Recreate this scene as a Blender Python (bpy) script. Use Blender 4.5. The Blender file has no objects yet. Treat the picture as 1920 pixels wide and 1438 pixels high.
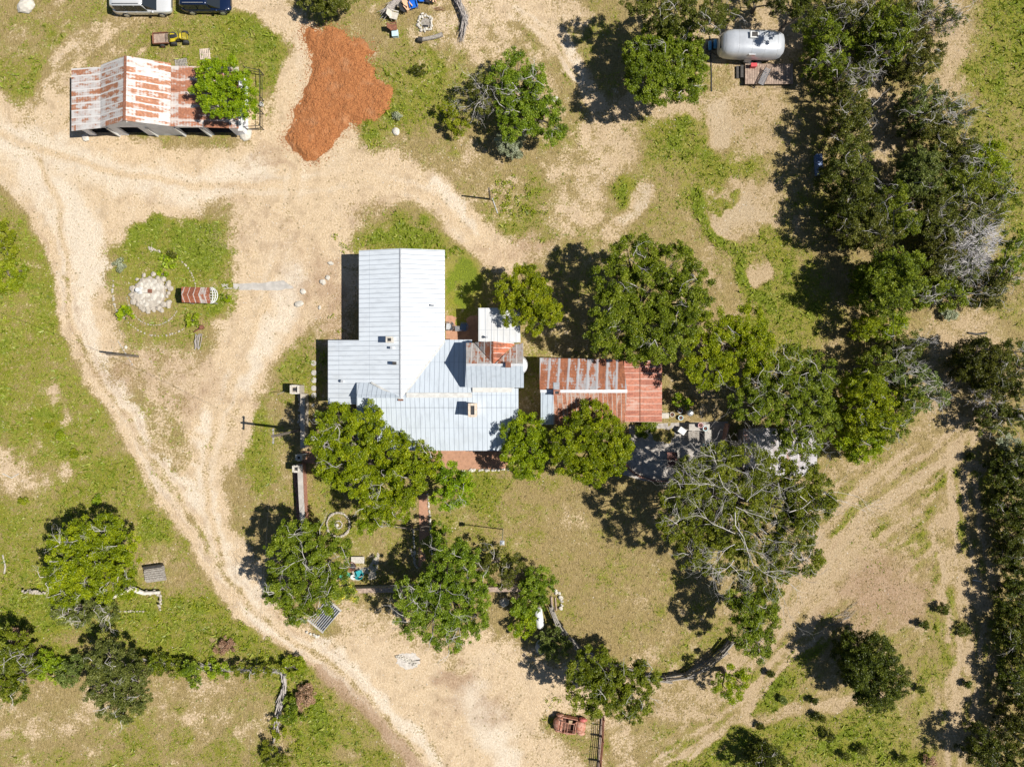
import bpy, bmesh, math, random
import numpy as np
from mathutils import Vector, Matrix
random.seed(7)
SC = bpy.context.scene
COL = SC.collection
R = math.radians
S = 0.05        # metres per photo pixel on the ground
H = 64.0        # drone height

# ------------------------------------------------------------------ camera, sky, sun
cam_d = bpy.data.cameras.new('camera'); cam = bpy.data.objects.new('camera', cam_d); COL.objects.link(cam)
cam.location = (0, 0, H); cam.rotation_euler = (0, 0, 0)
cam_d.sensor_fit = 'HORIZONTAL'; cam_d.sensor_width = 36; cam_d.lens = 36*H/96.0; cam_d.clip_end = 3000; cam_d.clip_start = .5
SC.camera = cam
SC.render.resolution_x = 1024; SC.render.resolution_y = 766
SC.view_settings.view_transform = 'Standard'; SC.view_settings.look = 'None'
SC.view_settings.exposure = 0.47; SC.view_settings.gamma = 1
w = bpy.data.worlds.new('World'); SC.world = w; w.use_nodes = True
nt = w.node_tree; bg = nt.nodes['Background']; sky = nt.nodes.new('ShaderNodeTexSky')
sky.sky_type = 'NISHITA'; sky.sun_disc = False; sky.sun_elevation = R(54); sky.sun_rotation = R(97)
sky.air_density = 1.0; sky.dust_density = .3; sky.ozone_density = 2.0
nt.links.new(sky.outputs[0], bg.inputs[0]); bg.inputs[1].default_value = 0.05
sd = bpy.data.lights.new('sun', 'SUN'); sun = bpy.data.objects.new('sun', sd); COL.objects.link(sun)
sd.energy = 5.0; sd.angle = R(.53); sd.color = (1, .955, .88)
SDIR = Vector((-math.cos(R(54))*math.cos(R(7)), math.cos(R(54))*math.sin(R(7)), -math.sin(R(54))))
sun.rotation_euler = SDIR.to_track_quat('-Z', 'Y').to_euler(); sun.location = (30, -5, 60)

# ------------------------------------------------------------------ helpers
def P(px, py, h=0.0):
    k = S*(H-h)/H
    return Vector(((px-960)*k, (719-py)*k, h))
def onplane(px, py, a, b, c):
    u = (px-960)*S; v = (719-py)*S
    q = b*u+c*v
    return P(px, py, (a+q)/(1+q/H))

WORLD = {}        # things whose parts are modelled in world coordinates
def tag(o, label=None, cat=None, group=None, kind=None):
    if label: o['label'] = label
    if cat: o['category'] = cat
    if group: o['group'] = group
    if kind: o['kind'] = kind
    return o
def empty(name, loc, label=None, cat=None, group=None, rz=0):
    o = bpy.data.objects.new(name, None); COL.objects.link(o); o.location = loc; o.rotation_euler = (0, 0, rz)
    o.empty_display_size = .2
    if name in ('barn', 'farmhouse', 'annex', 'cottage', 'shed', 'stone_terrace', 'hand_pump', 'arbour', 'stone_ring_bed', 'water_tank'): WORLD[o.name] = Vector(loc)
    return tag(o, label, cat, group)

class MB:
    def __init__(s): s.v = []; s.f = []
    def add(s, vs, fs):
        n = len(s.v); s.v += [tuple(v) for v in vs]; s.f += [tuple(i+n for i in f) for f in fs]; return s
    def box(s, c, d, rz=0, M=None):
        x, y, z = d[0]/2, d[1]/2, d[2]/2
        vs = [Vector((i*x, j*y, k*z)) for i in (-1, 1) for j in (-1, 1) for k in (-1, 1)]
        T = (Matrix.Translation(Vector(c)) @ Matrix.Rotation(rz, 4, 'Z')) if M is None else M @ Matrix.Translation(Vector(c)) @ Matrix.Rotation(rz, 4, 'Z')
        return s.add([T @ v for v in vs], [(0, 1, 3, 2), (4, 6, 7, 5), (0, 4, 5, 1), (2, 3, 7, 6), (0, 2, 6, 4), (1, 5, 7, 3)])
    def prism(s, pts, dz):          # 3D polygon (counter clockwise from above), extruded down by dz
        n = len(pts); t = [Vector(p) for p in pts]; b = [p-Vector((0, 0, dz)) for p in t]
        return s.add(t+b, [tuple(range(n)), tuple(range(2*n-1, n-1, -1))]+[(i, i+n, (i+1) % n+n, (i+1) % n) for i in range(n)])
    def slab(s, pts, z0, z1):       # 2D polygon
        return s.prism([(p[0], p[1], z1) for p in pts], z1-z0)
    def tube(s, pts, rr, n=6, caps=True):
        pts = [Vector(p) for p in pts]
        if not hasattr(rr, '__len__'): rr = [rr]*len(pts)
        vs = []; fs = []
        for i, p in enumerate(pts):
            d = (pts[min(i+1, len(pts)-1)]-pts[max(i-1, 0)])
            if d.length < 1e-6: d = Vector((0, 0, 1))
            d.normalize()
            a = d.cross(Vector((0, 0, 1)) if abs(d.z) < .9 else Vector((1, 0, 0))).normalized(); b = d.cross(a)
            for k in range(n):
                t = 2*math.pi*k/n
                vs.append(p+(a*math.cos(t)+b*math.sin(t))*rr[i])
        for i in range(len(pts)-1):
            for k in range(n):
                fs.append((i*n+k, i*n+(k+1) % n, (i+1)*n+(k+1) % n, (i+1)*n+k))
        if caps: fs.append(tuple(range(n))[::-1]); fs.append(tuple(range((len(pts)-1)*n, len(pts)*n)))
        return s.add(vs, fs)
    def lathe(s, c, prof, n=16):    # prof = [(r,z)...]
        c = Vector(c); vs = []; fs = []
        for r, z in prof:
            for k in range(n):
                t = 2*math.pi*k/n; vs.append(c+Vector((r*math.cos(t), r*math.sin(t), z)))
        for i in range(len(prof)-1):
            for k in range(n): fs.append((i*n+k, i*n+(k+1) % n, (i+1)*n+(k+1) % n, (i+1)*n+k))
        fs.append(tuple(range(n))[::-1]); fs.append(tuple(range((len(prof)-1)*n, len(prof)*n)))
        return s.add(vs, fs)
    def rock(s, c, r, flat=.6, rnd=None, n=1):
        rnd = rnd or random
        bm = bmesh.new(); bmesh.ops.create_icosphere(bm, subdivisions=n, radius=1)
        ang = rnd.uniform(0, 6.28); sx = rnd.uniform(.8, 1.25); sy = rnd.uniform(.7, 1.05)
        vs = []
        for v in bm.verts:
            q = v.co*rnd.uniform(.82, 1.12); x, y = q.x*sx*r, q.y*sy*r
            vs.append(Vector((x*math.cos(ang)-y*math.sin(ang), x*math.sin(ang)+y*math.cos(ang), q.z*r*flat))+Vector(c))
        fs = [tuple(v.index for v in f.verts) for f in bm.faces]; bm.free()
        return s.add(vs, fs)
    def build(s, name, m, parent=None, smooth=False, bevel=0):
        me = bpy.data.meshes.new(name); me.from_pydata([tuple(v) for v in s.v], [], s.f); me.update()
        bm = bmesh.new(); bm.from_mesh(me); bmesh.ops.recalc_face_normals(bm, faces=bm.faces); bm.to_mesh(me); bm.free()
        if smooth: me.polygons.foreach_set('use_smooth', [True]*len(me.polygons))
        o = bpy.data.objects.new(name, me); COL.objects.link(o)
        if m: me.materials.append(m)
        if parent is not None:
            o.parent = parent; o.matrix_parent_inverse = Matrix.Translation(-WORLD[parent.name]) if parent.name in WORLD else Matrix.Identity(4)
        if bevel:
            b = o.modifiers.new('b', 'BEVEL'); b.width = bevel; b.segments = 2; b.limit_method = 'ANGLE'
        return o

def np_mesh(name, V, k, mat, parent=None, tint=None, smooth=False):
    V = np.ascontiguousarray(V, dtype=np.float32); n = len(V); nf = n//k
    me = bpy.data.meshes.new(name); me.vertices.add(n); me.vertices.foreach_set('co', V.ravel())
    me.loops.add(n); me.loops.foreach_set('vertex_index', np.arange(n, dtype=np.int32))
    me.polygons.add(nf); me.polygons.foreach_set('loop_start', np.arange(0, n, k, dtype=np.int32))
    me.update(calc_edges=True)
    if tint is not None:
        a = me.attributes.new('tint', 'FLOAT', 'POINT'); a.data.foreach_set('value', np.repeat(tint, k).astype(np.float32))
    me.materials.append(mat)
    o = bpy.data.objects.new(name, me); COL.objects.link(o)
    if parent is not None: o.parent = parent
    return o

# node helper
class NG:
    def __init__(s, name):
        s.m = bpy.data.materials.new(name); s.m.use_nodes = True; s.t = s.m.node_tree; s.N = s.t.nodes
        s.b = s.N['Principled BSDF']; s.out = s.N['Material Output']
    def n(s, typ, **kw):
        x = s.N.new('ShaderNode'+typ)
        for k, v in kw.items():
            if k.startswith('i_'):
                x.inputs[int(k[2:]) if k[2:].isdigit() else k[2:]].default_value = v
            else: setattr(x, k, v)
        return x
    def l(s, a, b): s.t.links.new(a, b)
    def coord(s, kind='Object'): return s.n('TexCoord').outputs[kind]
    def mapping(s, v, scale=(1, 1, 1), rot=(0, 0, 0)):
        m = s.n('Mapping'); s.l(v, m.inputs[0]); m.inputs['Scale'].default_value = scale; m.inputs['Rotation'].default_value = rot
        return m.outputs[0]
    def noise(s, v, scale, detail=3, rough=.55):
        x = s.n('TexNoise'); s.l(v, x.inputs['Vector']); x.inputs['Scale'].default_value = scale
        x.inputs['Detail'].default_value = detail; x.inputs['Roughness'].default_value = rough
        return x.outputs[0]
    def math(s, op, a, b=None, c=None, clamp=False):
        x = s.n('Math', operation=op, use_clamp=clamp)
        for i, q in enumerate((a, b, c)):
            if q is None: continue
            if isinstance(q, (int, float)): x.inputs[i].default_value = q
            else: s.l(q, x.inputs[i])
        return x.outputs[0]
    def ss(s, v, lo, hi):
        x = s.n('MapRange', interpolation_type='SMOOTHSTEP'); s.l(v, x.inputs[0]); x.inputs[1].default_value = lo; x.inputs[2].default_value = hi
        return x.outputs[0]
    def mix(s, f, a, b, blend='MIX'):
        x = s.n('Mix', data_type='RGBA', blend_type=blend)
        for i, q in ((0, f), (6, a), (7, b)):
            if isinstance(q, (int, float)): x.inputs[i].default_value = q
            elif isinstance(q, tuple): x.inputs[i].default_value = q if len(q) == 4 else q+(1,)
            else: s.l(q, x.inputs[i])
        return x.outputs[2]
    def bump(s, h, dist=.02, st=1):
        x = s.n('Bump'); s.l(h, x.inputs['Height']); x.inputs['Distance'].default_value = dist; x.inputs['Strength'].default_value = st
        s.l(x.outputs[0], s.b.inputs['Normal'])
    def col(s, c): s.l(c, s.b.inputs['Base Color'])
    def rough(s, r): s.b.inputs['Roughness'].default_value = r

MATS = {}
def simple(name, col, rough=.8, metal=0., var=.25, scale=4., bump=.01, col2=None, lo=.4, hi=.65):
    if name in MATS: return MATS[name]
    g = NG(name); v = g.coord('Object')
    n1 = g.noise(v, scale, 4); n2 = g.noise(v, scale*7, 2)
    c = g.mix(g.ss(n1, .3, .7), tuple(x*(1-var) for x in col), tuple(min(1, x*(1+var*.6)) for x in col))
    if col2: c = g.mix(g.ss(g.noise(v, scale*1.7, 5, .65), lo, hi), c, col2)
    c = g.mix(g.math('MULTIPLY', n2, .25), c, tuple(x*.55 for x in col))
    g.col(c); g.rough(rough); g.b.inputs['Metallic'].default_value = metal
    if bump: g.bump(n2, bump)
    MATS[name] = g.m
    return g.m

def seam_roof(name, axis, pitch, base=(.74, .77, .80), line=(.22, .25, .30), lw=.10, metal=.06, rough=.45, off=0., dirt=.55):
    # standing seam sheet metal: seams are raised ribs repeated along one axis
    g = NG(name); v = g.coord('Object'); sp = g.n('SeparateXYZ'); g.l(v, sp.inputs[0])
    a = g.math('ADD', g.math('DIVIDE', sp.outputs[axis], pitch), off+100.)
    fr = g.math('FRACT', a); d = g.math('ABSOLUTE', g.math('SUBTRACT', fr, .5)); ln = g.ss(d, .5-lw, .5-lw*.35)
    sc = (1, .12, 1) if axis == 0 else (.12, 1, 1)
    st = g.noise(g.mapping(v, sc), 3.0, 4, .6); bl = g.noise(v, .35, 4, .6)
    wn = g.n('TexWhiteNoise', noise_dimensions='1D'); g.l(g.math('FLOOR', g.math('ADD', a, .5)), wn.inputs['W'])
    c = g.mix(g.math('MULTIPLY', g.ss(st, .42, .75), dirt), base, tuple(x*.72 for x in base))
    c = g.mix(g.math('MULTIPLY', wn.outputs[0], .09), c, tuple(x*.70 for x in base))
    c = g.mix(g.math('MULTIPLY', g.ss(bl, .5, .72), .35), c, (base[0]*.82, base[1]*.80, base[2]*.76))
    lp = g.math('ABSOLUTE', g.math('SUBTRACT', g.math('FRACT', g.math('ADD', g.math('DIVIDE', sp.outputs[1-axis], 2.9), 50.35)), .5)); c = g.mix(g.math('MULTIPLY', g.ss(lp, .488, .496), .35), c, line)
    c = g.mix(g.math('MULTIPLY', g.ss(g.noise(v, 1.7, 6, .75), .62, .80), .45), c, (.30, .27, .23))
    c = g.mix(g.math('MULTIPLY', ln, .6), c, line)
    g.col(c); g.rough(rough); g.b.inputs['Metallic'].default_value = metal
    g.bump(ln, .03, .6); return g.m

def rust_roof(name, axis, sheet, run, amount, zinc=(.66, .66, .65), rust=(.30, .115, .05), dark=(.16, .06, .035), seamc=(.62, .56, .52), seamw=.08, spot=1.6, slant=0., seamf=.8):
    # axis = direction across which sheets repeat (0 x, 1 y); rust creeps along the sheets
    g = NG(name); v = g.coord('Object'); sp = g.n('SeparateXYZ'); g.l(v, sp.inputs[0])
    A = sp.outputs[axis]; B = sp.outputs[1-axis]
    if slant: A = g.math('ADD', A, g.math('MULTIPLY', B, slant))
    wob = g.math('MULTIPLY', g.math('SUBTRACT', g.noise(v, .8, 2), .5), sheet*.08)
    a = g.math('ADD', g.math('DIVIDE', g.math('ADD', A, wob), sheet), 100.3); b = g.math('ADD', g.math('DIVIDE', B, run), 100.6)
    fa = g.math('FLOOR', a); fb = g.math('FLOOR', b)
    cv = g.n('CombineXYZ'); g.l(fa, cv.inputs[0]); g.l(fb, cv.inputs[1])
    wn = g.n('TexWhiteNoise', noise_dimensions='2D'); g.l(cv.outputs[0], wn.inputs[0])
    fr = g.math('FRACT', a); edge = g.math('ABSOLUTE', g.math('SUBTRACT', fr, .5))
    sc = (2.2, .7, 1) if axis == 0 else (.7, 2.2, 1)
    n1 = g.noise(g.mapping(v, sc), spot, 6, .68); n2 = g.noise(g.mapping(v, (1, 1, 1)), .33, 3)
    cor = g.math('SINE', g.math('MULTIPLY', A, 60.)); 
    tt = g.math('SINE', g.math('MULTIPLY', B, 24.))
    m = g.math('ADD', g.math('ADD', n1, g.math('MULTIPLY', g.math('SUBTRACT', wn.outputs[0], .5), .22)), g.math('MULTIPLY', g.math('SUBTRACT', n2, .5), .5))
    m = g.math('ADD', m, amount-.5)
    m = g.math('SUBTRACT', m, g.math('MULTIPLY', g.ss(edge, .30, .5), .16))
    m = g.math('ADD', m, g.math('MULTIPLY', tt, .025))
    rf = g.ss(m, .47, .60)
    rc = g.mix(g.ss(g.noise(v, 5, 3), .35, .7), rust, tuple(x*1.45 for x in rust)); rc = g.mix(g.ss(m, .66, .9), rc, dark)
    zc = g.mix(g.ss(g.noise(v, 2.3, 4), .4, .7), zinc, tuple(x*.78 for x in zinc)); zc = g.mix(g.math('MULTIPLY', g.ss(m, .30, .52), .45), zc, tuple((x+y)*.5 for x, y in zip(zinc, rust)))
    c = g.mix(rf, zc, rc)
    ln = g.ss(edge, .5-seamw, .5-seamw*.4)
    c = g.mix(g.math('MULTIPLY', ln, seamf), c, seamc)
    g.col(c); g.rough(.7); g.b.inputs['Metallic'].default_value = .08
    g.bump(g.math('ADD', g.math('MULTIPLY', cor, .5), g.math('MULTIPLY', ln, 2.)), .015, .6); return g.m

def leaf_mat(name, c1, c2, c3, trans=.35):
    g = NG(name); at = g.n('Attribute', attribute_name='tint'); t = at.outputs['Fac']
    g.N.remove(g.b)
    c = g.mix(g.ss(t, 0., .55), c1, c2); c = g.mix(g.ss(t, .55, 1.), c, c3)
    oi = g.n('ObjectInfo'); hs = g.n('HueSaturation'); g.l(c, hs.inputs['Color'])
    g.l(g.math('ADD', g.math('MULTIPLY', oi.outputs['Random'], .03), .485), hs.inputs['Hue'])
    g.l(g.math('ADD', g.math('MULTIPLY', oi.outputs['Random'], .35), .98), hs.inputs['Value'])
    d = g.n('BsdfDiffuse'); tr = g.n('BsdfTranslucent'); gl = g.n('BsdfGlossy'); gl.inputs['Roughness'].default_value = .45
    g.l(hs.outputs[0], d.inputs[0])
    tc = g.mix(1., hs.outputs[0], (1., 1., .35), 'MULTIPLY'); g.l(tc, tr.inputs[0])
    m1 = g.n('MixShader'); m1.inputs[0].default_value = trans; g.l(d.outputs[0], m1.inputs[1]); g.l(tr.outputs[0], m1.inputs[2])
    m2 = g.n('MixShader'); m2.inputs[0].default_value = .02; g.l(m1.outputs[0], m2.inputs[1]); g.l(gl.outputs[0], m2.inputs[2])
    g.l(m2.outputs[0], g.out.inputs[0]); return g.m

# materials
LEAF = {
 'pecan': leaf_mat('leaf_pecan', (.072, .118, .002), (.195, .265, .003), (.38, .43, .010), .32),
 'oak': leaf_mat('leaf_oak', (.048, .073, .004), (.135, .176, .006), (.28, .31, .035), .24),
 'cedar': leaf_mat('leaf_cedar', (.024, .032, .004), (.064, .078, .005), (.14, .145, .016), .18),
 'olive': leaf_mat('leaf_olive', (.036, .045, .005), (.092, .104, .009), (.20, .195, .05), .2),
 'soft': leaf_mat('leaf_soft', (.046, .064, .011), (.115, .145, .024), (.22, .245, .07), .22),
 'sage': leaf_mat('leaf_sage', (.17, .19, .10), (.28, .31, .20), (.44, .46, .35), .2),
 'fresh': leaf_mat('leaf_fresh', (.088, .135, .002), (.225, .290, .004), (.40, .44, .012), .35),
 'weed': leaf_mat('leaf_weed', (.105, .150, .005), (.21, .265, .007), (.36, .38, .035), .3),
 'dry': leaf_mat('leaf_dry', (.20, .12, .07), (.33, .20, .12), (.45, .32, .22), .2),
 'bloom': leaf_mat('leaf_bloom', (.10, .14, .02), (.24, .26, .03), (.72, .56, .06), .3),
}
M_BARK = simple('bark', (.17, .14, .11), .95, 0, .3, 6, .03)
M_PALEBARK = simple('pale_bark', (.56, .52, .48), .9, 0, .3, 5, .02)
M_DEADWOOD = simple('dead_wood', (.40, .36, .33), .9, 0, .3, 5, .02)
M_GREYWOOD = simple('grey_wood', (.36, .33, .29), .9, 0, .3, 5, .02, col2=(.20, .17, .14))
M_STONE = simple('limestone', (.44, .39, .32), .9, 0, .25, 3, .03, col2=(.40, .35, .29))
M_WSTONE = simple('white_stone', (.55, .51, .44), .9, 0, .2, 3, .03, col2=(.52, .46, .38), lo=.5, hi=.75)
M_CONC = simple('concrete', (.43, .40, .36), .9, 0, .2, 2, .01, col2=(.36, .33, .30), lo=.5, hi=.75)
M_RUST = simple('rusty_iron', (.27, .11, .06), .85, .1, .35, 6, .01, col2=(.14, .06, .04))
M_BLACK = simple('black_plastic', (.025, .025, .028), .6, 0, .2, 4, 0)
M_DARKMETAL = simple('dark_metal', (.06, .055, .05), .6, .4, .3, 6, .005)
M_WHITE = simple('white_paint', (.62, .62, .60), .5, 0, .08, 3, 0)
M_TIN = simple('zinc_tin', (.62, .63, .64), .4, .5, .15, 3, .004)
M_TERRA = simple('terracotta_paving', (.40, .215, .13), .9, 0, .25, 3, .01, col2=(.40, .22, .14))
M_WALLW = simple('wall_limewash', (.62, .60, .56), .85, 0, .15, 1.5, .01)
M_BLUEWALL = simple('blue_grey_boards', (.78, .80, .84), .8, 0, .12, 1.5, .01)
M_INSHADE = simple('interior_shade', (.05, .045, .04), .95, 0, .3, 1, 0)  # near-black: the shade inside the barn put into the floor colour
M_PLANK = simple('weathered_planks', (.40, .30, .23), .9, 0, .3, 3, .01, col2=(.24, .17, .13))
M_BLUE = simple('blue_plastic', (.01, .13, .55), .45, 0, .1, 3, 0)
M_PEACH = simple('peach_plastic', (.72, .45, .28), .55, 0, .1, 3, 0)
M_TEAL = simple('teal_paint', (.03, .33, .36), .5, 0, .15, 3, 0)
M_MINT = simple('mint_paint', (.10, .42, .26), .5, 0, .15, 3, 0)
M_PALEBLUE = simple('pale_blue_plastic', (.50, .68, .72), .5, 0, .1, 3, 0)
M_GREYPLAS = simple('grey_metal_mesh', (.22, .22, .23), .5, .3, .1, 3, 0)
M_GLASS = simple('dark_glass', (.02, .025, .03), .08, .0, .05, 1, 0)
M_RUBBER = simple('rubber', (.03, .03, .03), .85, 0, .2, 5, 0)
M_BRICK = simple('red_brick', (.34, .14, .09), .9, 0, .35, 8, .02, col2=(.48, .40, .34), lo=.5, hi=.7)
M_YELLOW = simple('yellow_plastic', (.50, .40, .02), .4, 0, .08, 2, 0)

# ------------------------------------------------------------------ ground
def vnoise(x, y, cell, seed):
    rs = np.random.RandomState(seed); n = 256; g = rs.rand(n, n)
    fx = x/cell+100.37; fy = y/cell+100.71
    ix = np.floor(fx).astype(int); iy = np.floor(fy).astype(int); u = fx-ix; v = fy-iy
    u = u*u*(3-2*u); v = v*v*(3-2*v)
    a = g[iy % n, ix % n]; b = g[iy % n, (ix+1) % n]; c = g[(iy+1) % n, ix % n]; d = g[(iy+1) % n, (ix+1) % n]
    return (a*(1-u)+b*u)*(1-v)+(c*(1-u)+d*u)*v-.5
def fbm(x, y, cell, seed, o=4):
    r = 0; a = 1
    for i in range(o): r = r+a*vnoise(x, y, cell/2**i, seed+i); a *= .5
    return r
def axis_coords(lim, step):
    core = np.arange(-lim, lim+step/2, step); out = []; d = step; p = lim
    while p < 900: d *= 1.35; p += d; out.append(p)
    out = np.array(out); return np.concatenate([-out[::-1], core, out])
gx = axis_coords(53, .17); gy = axis_coords(41, .17)
GX, GY = np.meshgrid(gx, gy)
PXg = GX/S+960; PYg = 719-GY/S              # ground position in photo pixels: used only to lay out paths and lawns
wx = PXg+fbm(GX, GY, 4.0, 11, 4)*34+fbm(GX, GY, 1.1, 31, 4)*22; wy = PYg+fbm(GX, GY, 4.0, 21, 4)*34+fbm(GX, GY, 1.1, 41, 4)*22
BARE = np.full(GX.shape, .30); GREEN = np.full(GX.shape, .42); RED = np.zeros(GX.shape); PALE = np.zeros(GX.shape)
def sm(t): t = np.clip(t, 0, 1); return t*t*(3-2*t)
def lay(A, m, val): A += (val-A)*m
def blob(A, x, y, rx, ry, val, rot=0, soft=.62, k=1.):
    c, s = math.cos(R(rot)), math.sin(R(rot)); dx = wx-x; dy = wy-y
    d = np.sqrt(((dx*c+dy*s)/rx)**2+((-dx*s+dy*c)/ry)**2)
    lay(A, sm((1+soft-d)/(2*soft))*k, val)
def stroke(A, pts, wd, val, soft=.55, k=1., raw=False):
    X, Y = (PXg+(wx-PXg)*.35, PYg+(wy-PYg)*.35) if raw else (wx, wy)
    best = np.full(GX.shape, 1e9)
    for (x0, y0), (x1, y1) in zip(pts[:-1], pts[1:]):
        vx, vy = x1-x0, y1-y0; t = np.clip(((X-x0)*vx+(Y-y0)*vy)/(vx*vx+vy*vy), 0, 1)
        best = np.minimum(best, np.hypot(X-x0-t*vx, Y-y0-t*vy))
    lay(A, sm((1+soft-best/(wd/2))/(2*soft))*k, val)
# lawns and meadow
for a in [(70, 760, 190, 330, .80, -20), (30, 520, 60, 110, .85), (60, 1010, 90, 110, .72), (300, 1000, 36, 32, .98), (40, 60, 130, 60, .48), (330, 60, 200, 62, .66),
          (490, 100, 70, 60, .95), (420, 130, 90, 40, .85), (170, 90, 60, 30, .6), (50, 140, 40, 50, .75), (20, 150, 30, 60, .7), (150, 190, 30, 80, .75),
          (320, 480, 118, 72, .90), (385, 470, 62, 50, 1.05), (285, 560, 95, 90, .60), (330, 440, 60, 30, 1.0), (400, 555, 50, 40, .85), (250, 640, 60, 25, .45),
          (745, 450, 110, 32, 1.0), (860, 520, 32, 90, .95), (755, 440, 60, 18, 1.15), (800, 160, 90, 70, .74), (700, 255, 24, 34, .95), (745, 215, 30, 30, .9), (850, 130, 110, 40, .7),
          (970, 368, 70, 48, .95), (1000, 400, 50, 40, .85), (1155, 345, 32, 52, .92), (1130, 210, 22, 34, .85), (1265, 270, 62, 52, .98), (1360, 310, 70, 26, .82), (1200, 245, 40, 14, .85),
          (1350, 410, 38, 50, .85), (1420, 470, 90, 50, .90, 30), (1490, 570, 70, 80, .92), (1480, 650, 60, 40, .8), (1300, 360, 20, 40, .7), (1350, 375, 30, 14, .9),
          (1900, 60, 50, 120, .92), (1870, 250, 40, 160, .80), (1910, 400, 40, 100, .72), (1900, 560, 40, 60, .55), (1830, 150, 30, 60, .6),
          (560, 660, 44, 70, .82), (490, 840, 34, 80, .72), (480, 800, 26, 30, .9), (600, 600, 20, 40, .5),
          (900, 920, 52, 42, .98), (1000, 1030, 78, 34, .92), (940, 1015, 50, 18, .85), (860, 990, 60, 70, .66), (640, 960, 90, 60, .62), (1080, 920, 100, 30, .62), (1120, 1020, 160, 150, .36), (1230, 1155, 16, 16, .95), (1260, 1240, 40, 16, .8), (1190, 1070, 100, 60, .5),
          (620, 1180, 30, 20, .5), (90, 1130, 170, 60, .85), (330, 1170, 110, 70, .85), (440, 1190, 90, 50, .78), (250, 1240, 260, 24, .8), (560, 1290, 60, 90, .95), (600, 1330, 40, 60, .9), (610, 1400, 60, 60, .85), (690, 1420, 60, 50, .6),
          (230, 1410, 200, 52, .62), (120, 1385, 90, 30, .5), (20, 1180, 60, 60, .9), (1130, 1340, 60, 20, .55), (1060, 1335, 44, 12, 1.0),
          (1560, 1390, 200, 70, .86), (1470, 1330, 60, 40, .82, -30), (1400, 1410, 120, 50, .8, -20), (1700, 1400, 90, 60, .8), (1745, 1260, 26, 110, .86), (1740, 1090, 26, 50, .85), (1700, 950, 42, 24, .80), (1650, 975, 30, 20, .75),
          (1800, 940, 16, 60, .6), (1500, 1230, 50, 18, .8, -45), (1480, 1190, 60, 16, .7, -55), (1460, 1290, 50, 30, .85, -45), (1880, 1230, 40, 90, .7), (1870, 900, 30, 50, .6), (1540, 1120, 30, 14, .6, -40), (1790, 880, 30, 50, .5),
          (980, 1420, 60, 30, .7), (1300, 1420, 60, 20, .7, -35), (1330, 1300, 60, 20, .35), (1180, 1390, 50, 40, .45)]:
    blob(GREEN, *a[:5], rot=a[5] if len(a) > 5 else 0); blob(BARE, *a[:4], .30-.30*min(a[4], 1), rot=a[5] if len(a) > 5 else 0, k=.9)
# dry turf of the back yard
for a in [(1080, 1040, 260, 180), (1180, 1180, 110, 90), (960, 1000, 120, 60)]: blob(BARE, *a, .24, k=.8)
for a in [(1090, 930, 120, 30, .25), (1180, 1000, 90, 90, .30), (1190, 1190, 90, 80, .25), (1090, 1100, 60, 60, .36), (1010, 980, 50, 18, .2)]: blob(GREEN, *a, k=.75)
blob(RED, 1150, 1130, 150, 120, .30)
blob(BARE, 1330, 560, 70, 110, .36); blob(GREEN, 1330, 540, 60, 100, .30)
for a in [(240, 1310, 260, 48, .42), (400, 1340, 90, 80, .40), (60, 1350, 90, 50, .42), (930, 330, 120, 70, .42), (900, 60, 90, 60, .58), (1000, 150, 60, 60, .5), (1240, 200, 110, 30, .85), (1160, 240, 60, 50, .75), (1400, 200, 60, 90, .66),
          (1330, 700, 60, 60, .6), (620, 530, 60, 100, .85), (130, 900, 30, 20, .55), (20, 880, 60, 50, .62), (110, 740, 16, 50, .55, -20), (960, 480, 60, 30, .6), (1080, 400, 60, 50, .62), (200, 1310, 60, 30, .5),
          (1640, 1000, 190, 120, .44), (1640, 1120, 120, 90, .62), (1500, 1120, 70, 80, .5), (1830, 640, 70, 60, .72), (1780, 750, 60, 80, .70), (1650, 260, 30, 70, .85), (1770, 70, 40, 60, .8), (1770, 160, 30, 30, .75), (1640, 200, 16, 40, .9),
          (1380, 90, 90, 60, .7), (1460, 40, 60, 60, .8), (1300, 1290, 110, 50, .66), (1180, 1310, 110, 60, .66), (1790, 1150, 60, 160, .46), (1760, 1340, 70, 60, .46), (1860, 1300, 40, 60, .5)]:
    blob(BARE, *a[:5], rot=a[5] if len(a) > 5 else 0, k=.85); blob(GREEN, *a[:4], .30, rot=a[5] if len(a) > 5 else 0, k=.7)
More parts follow.
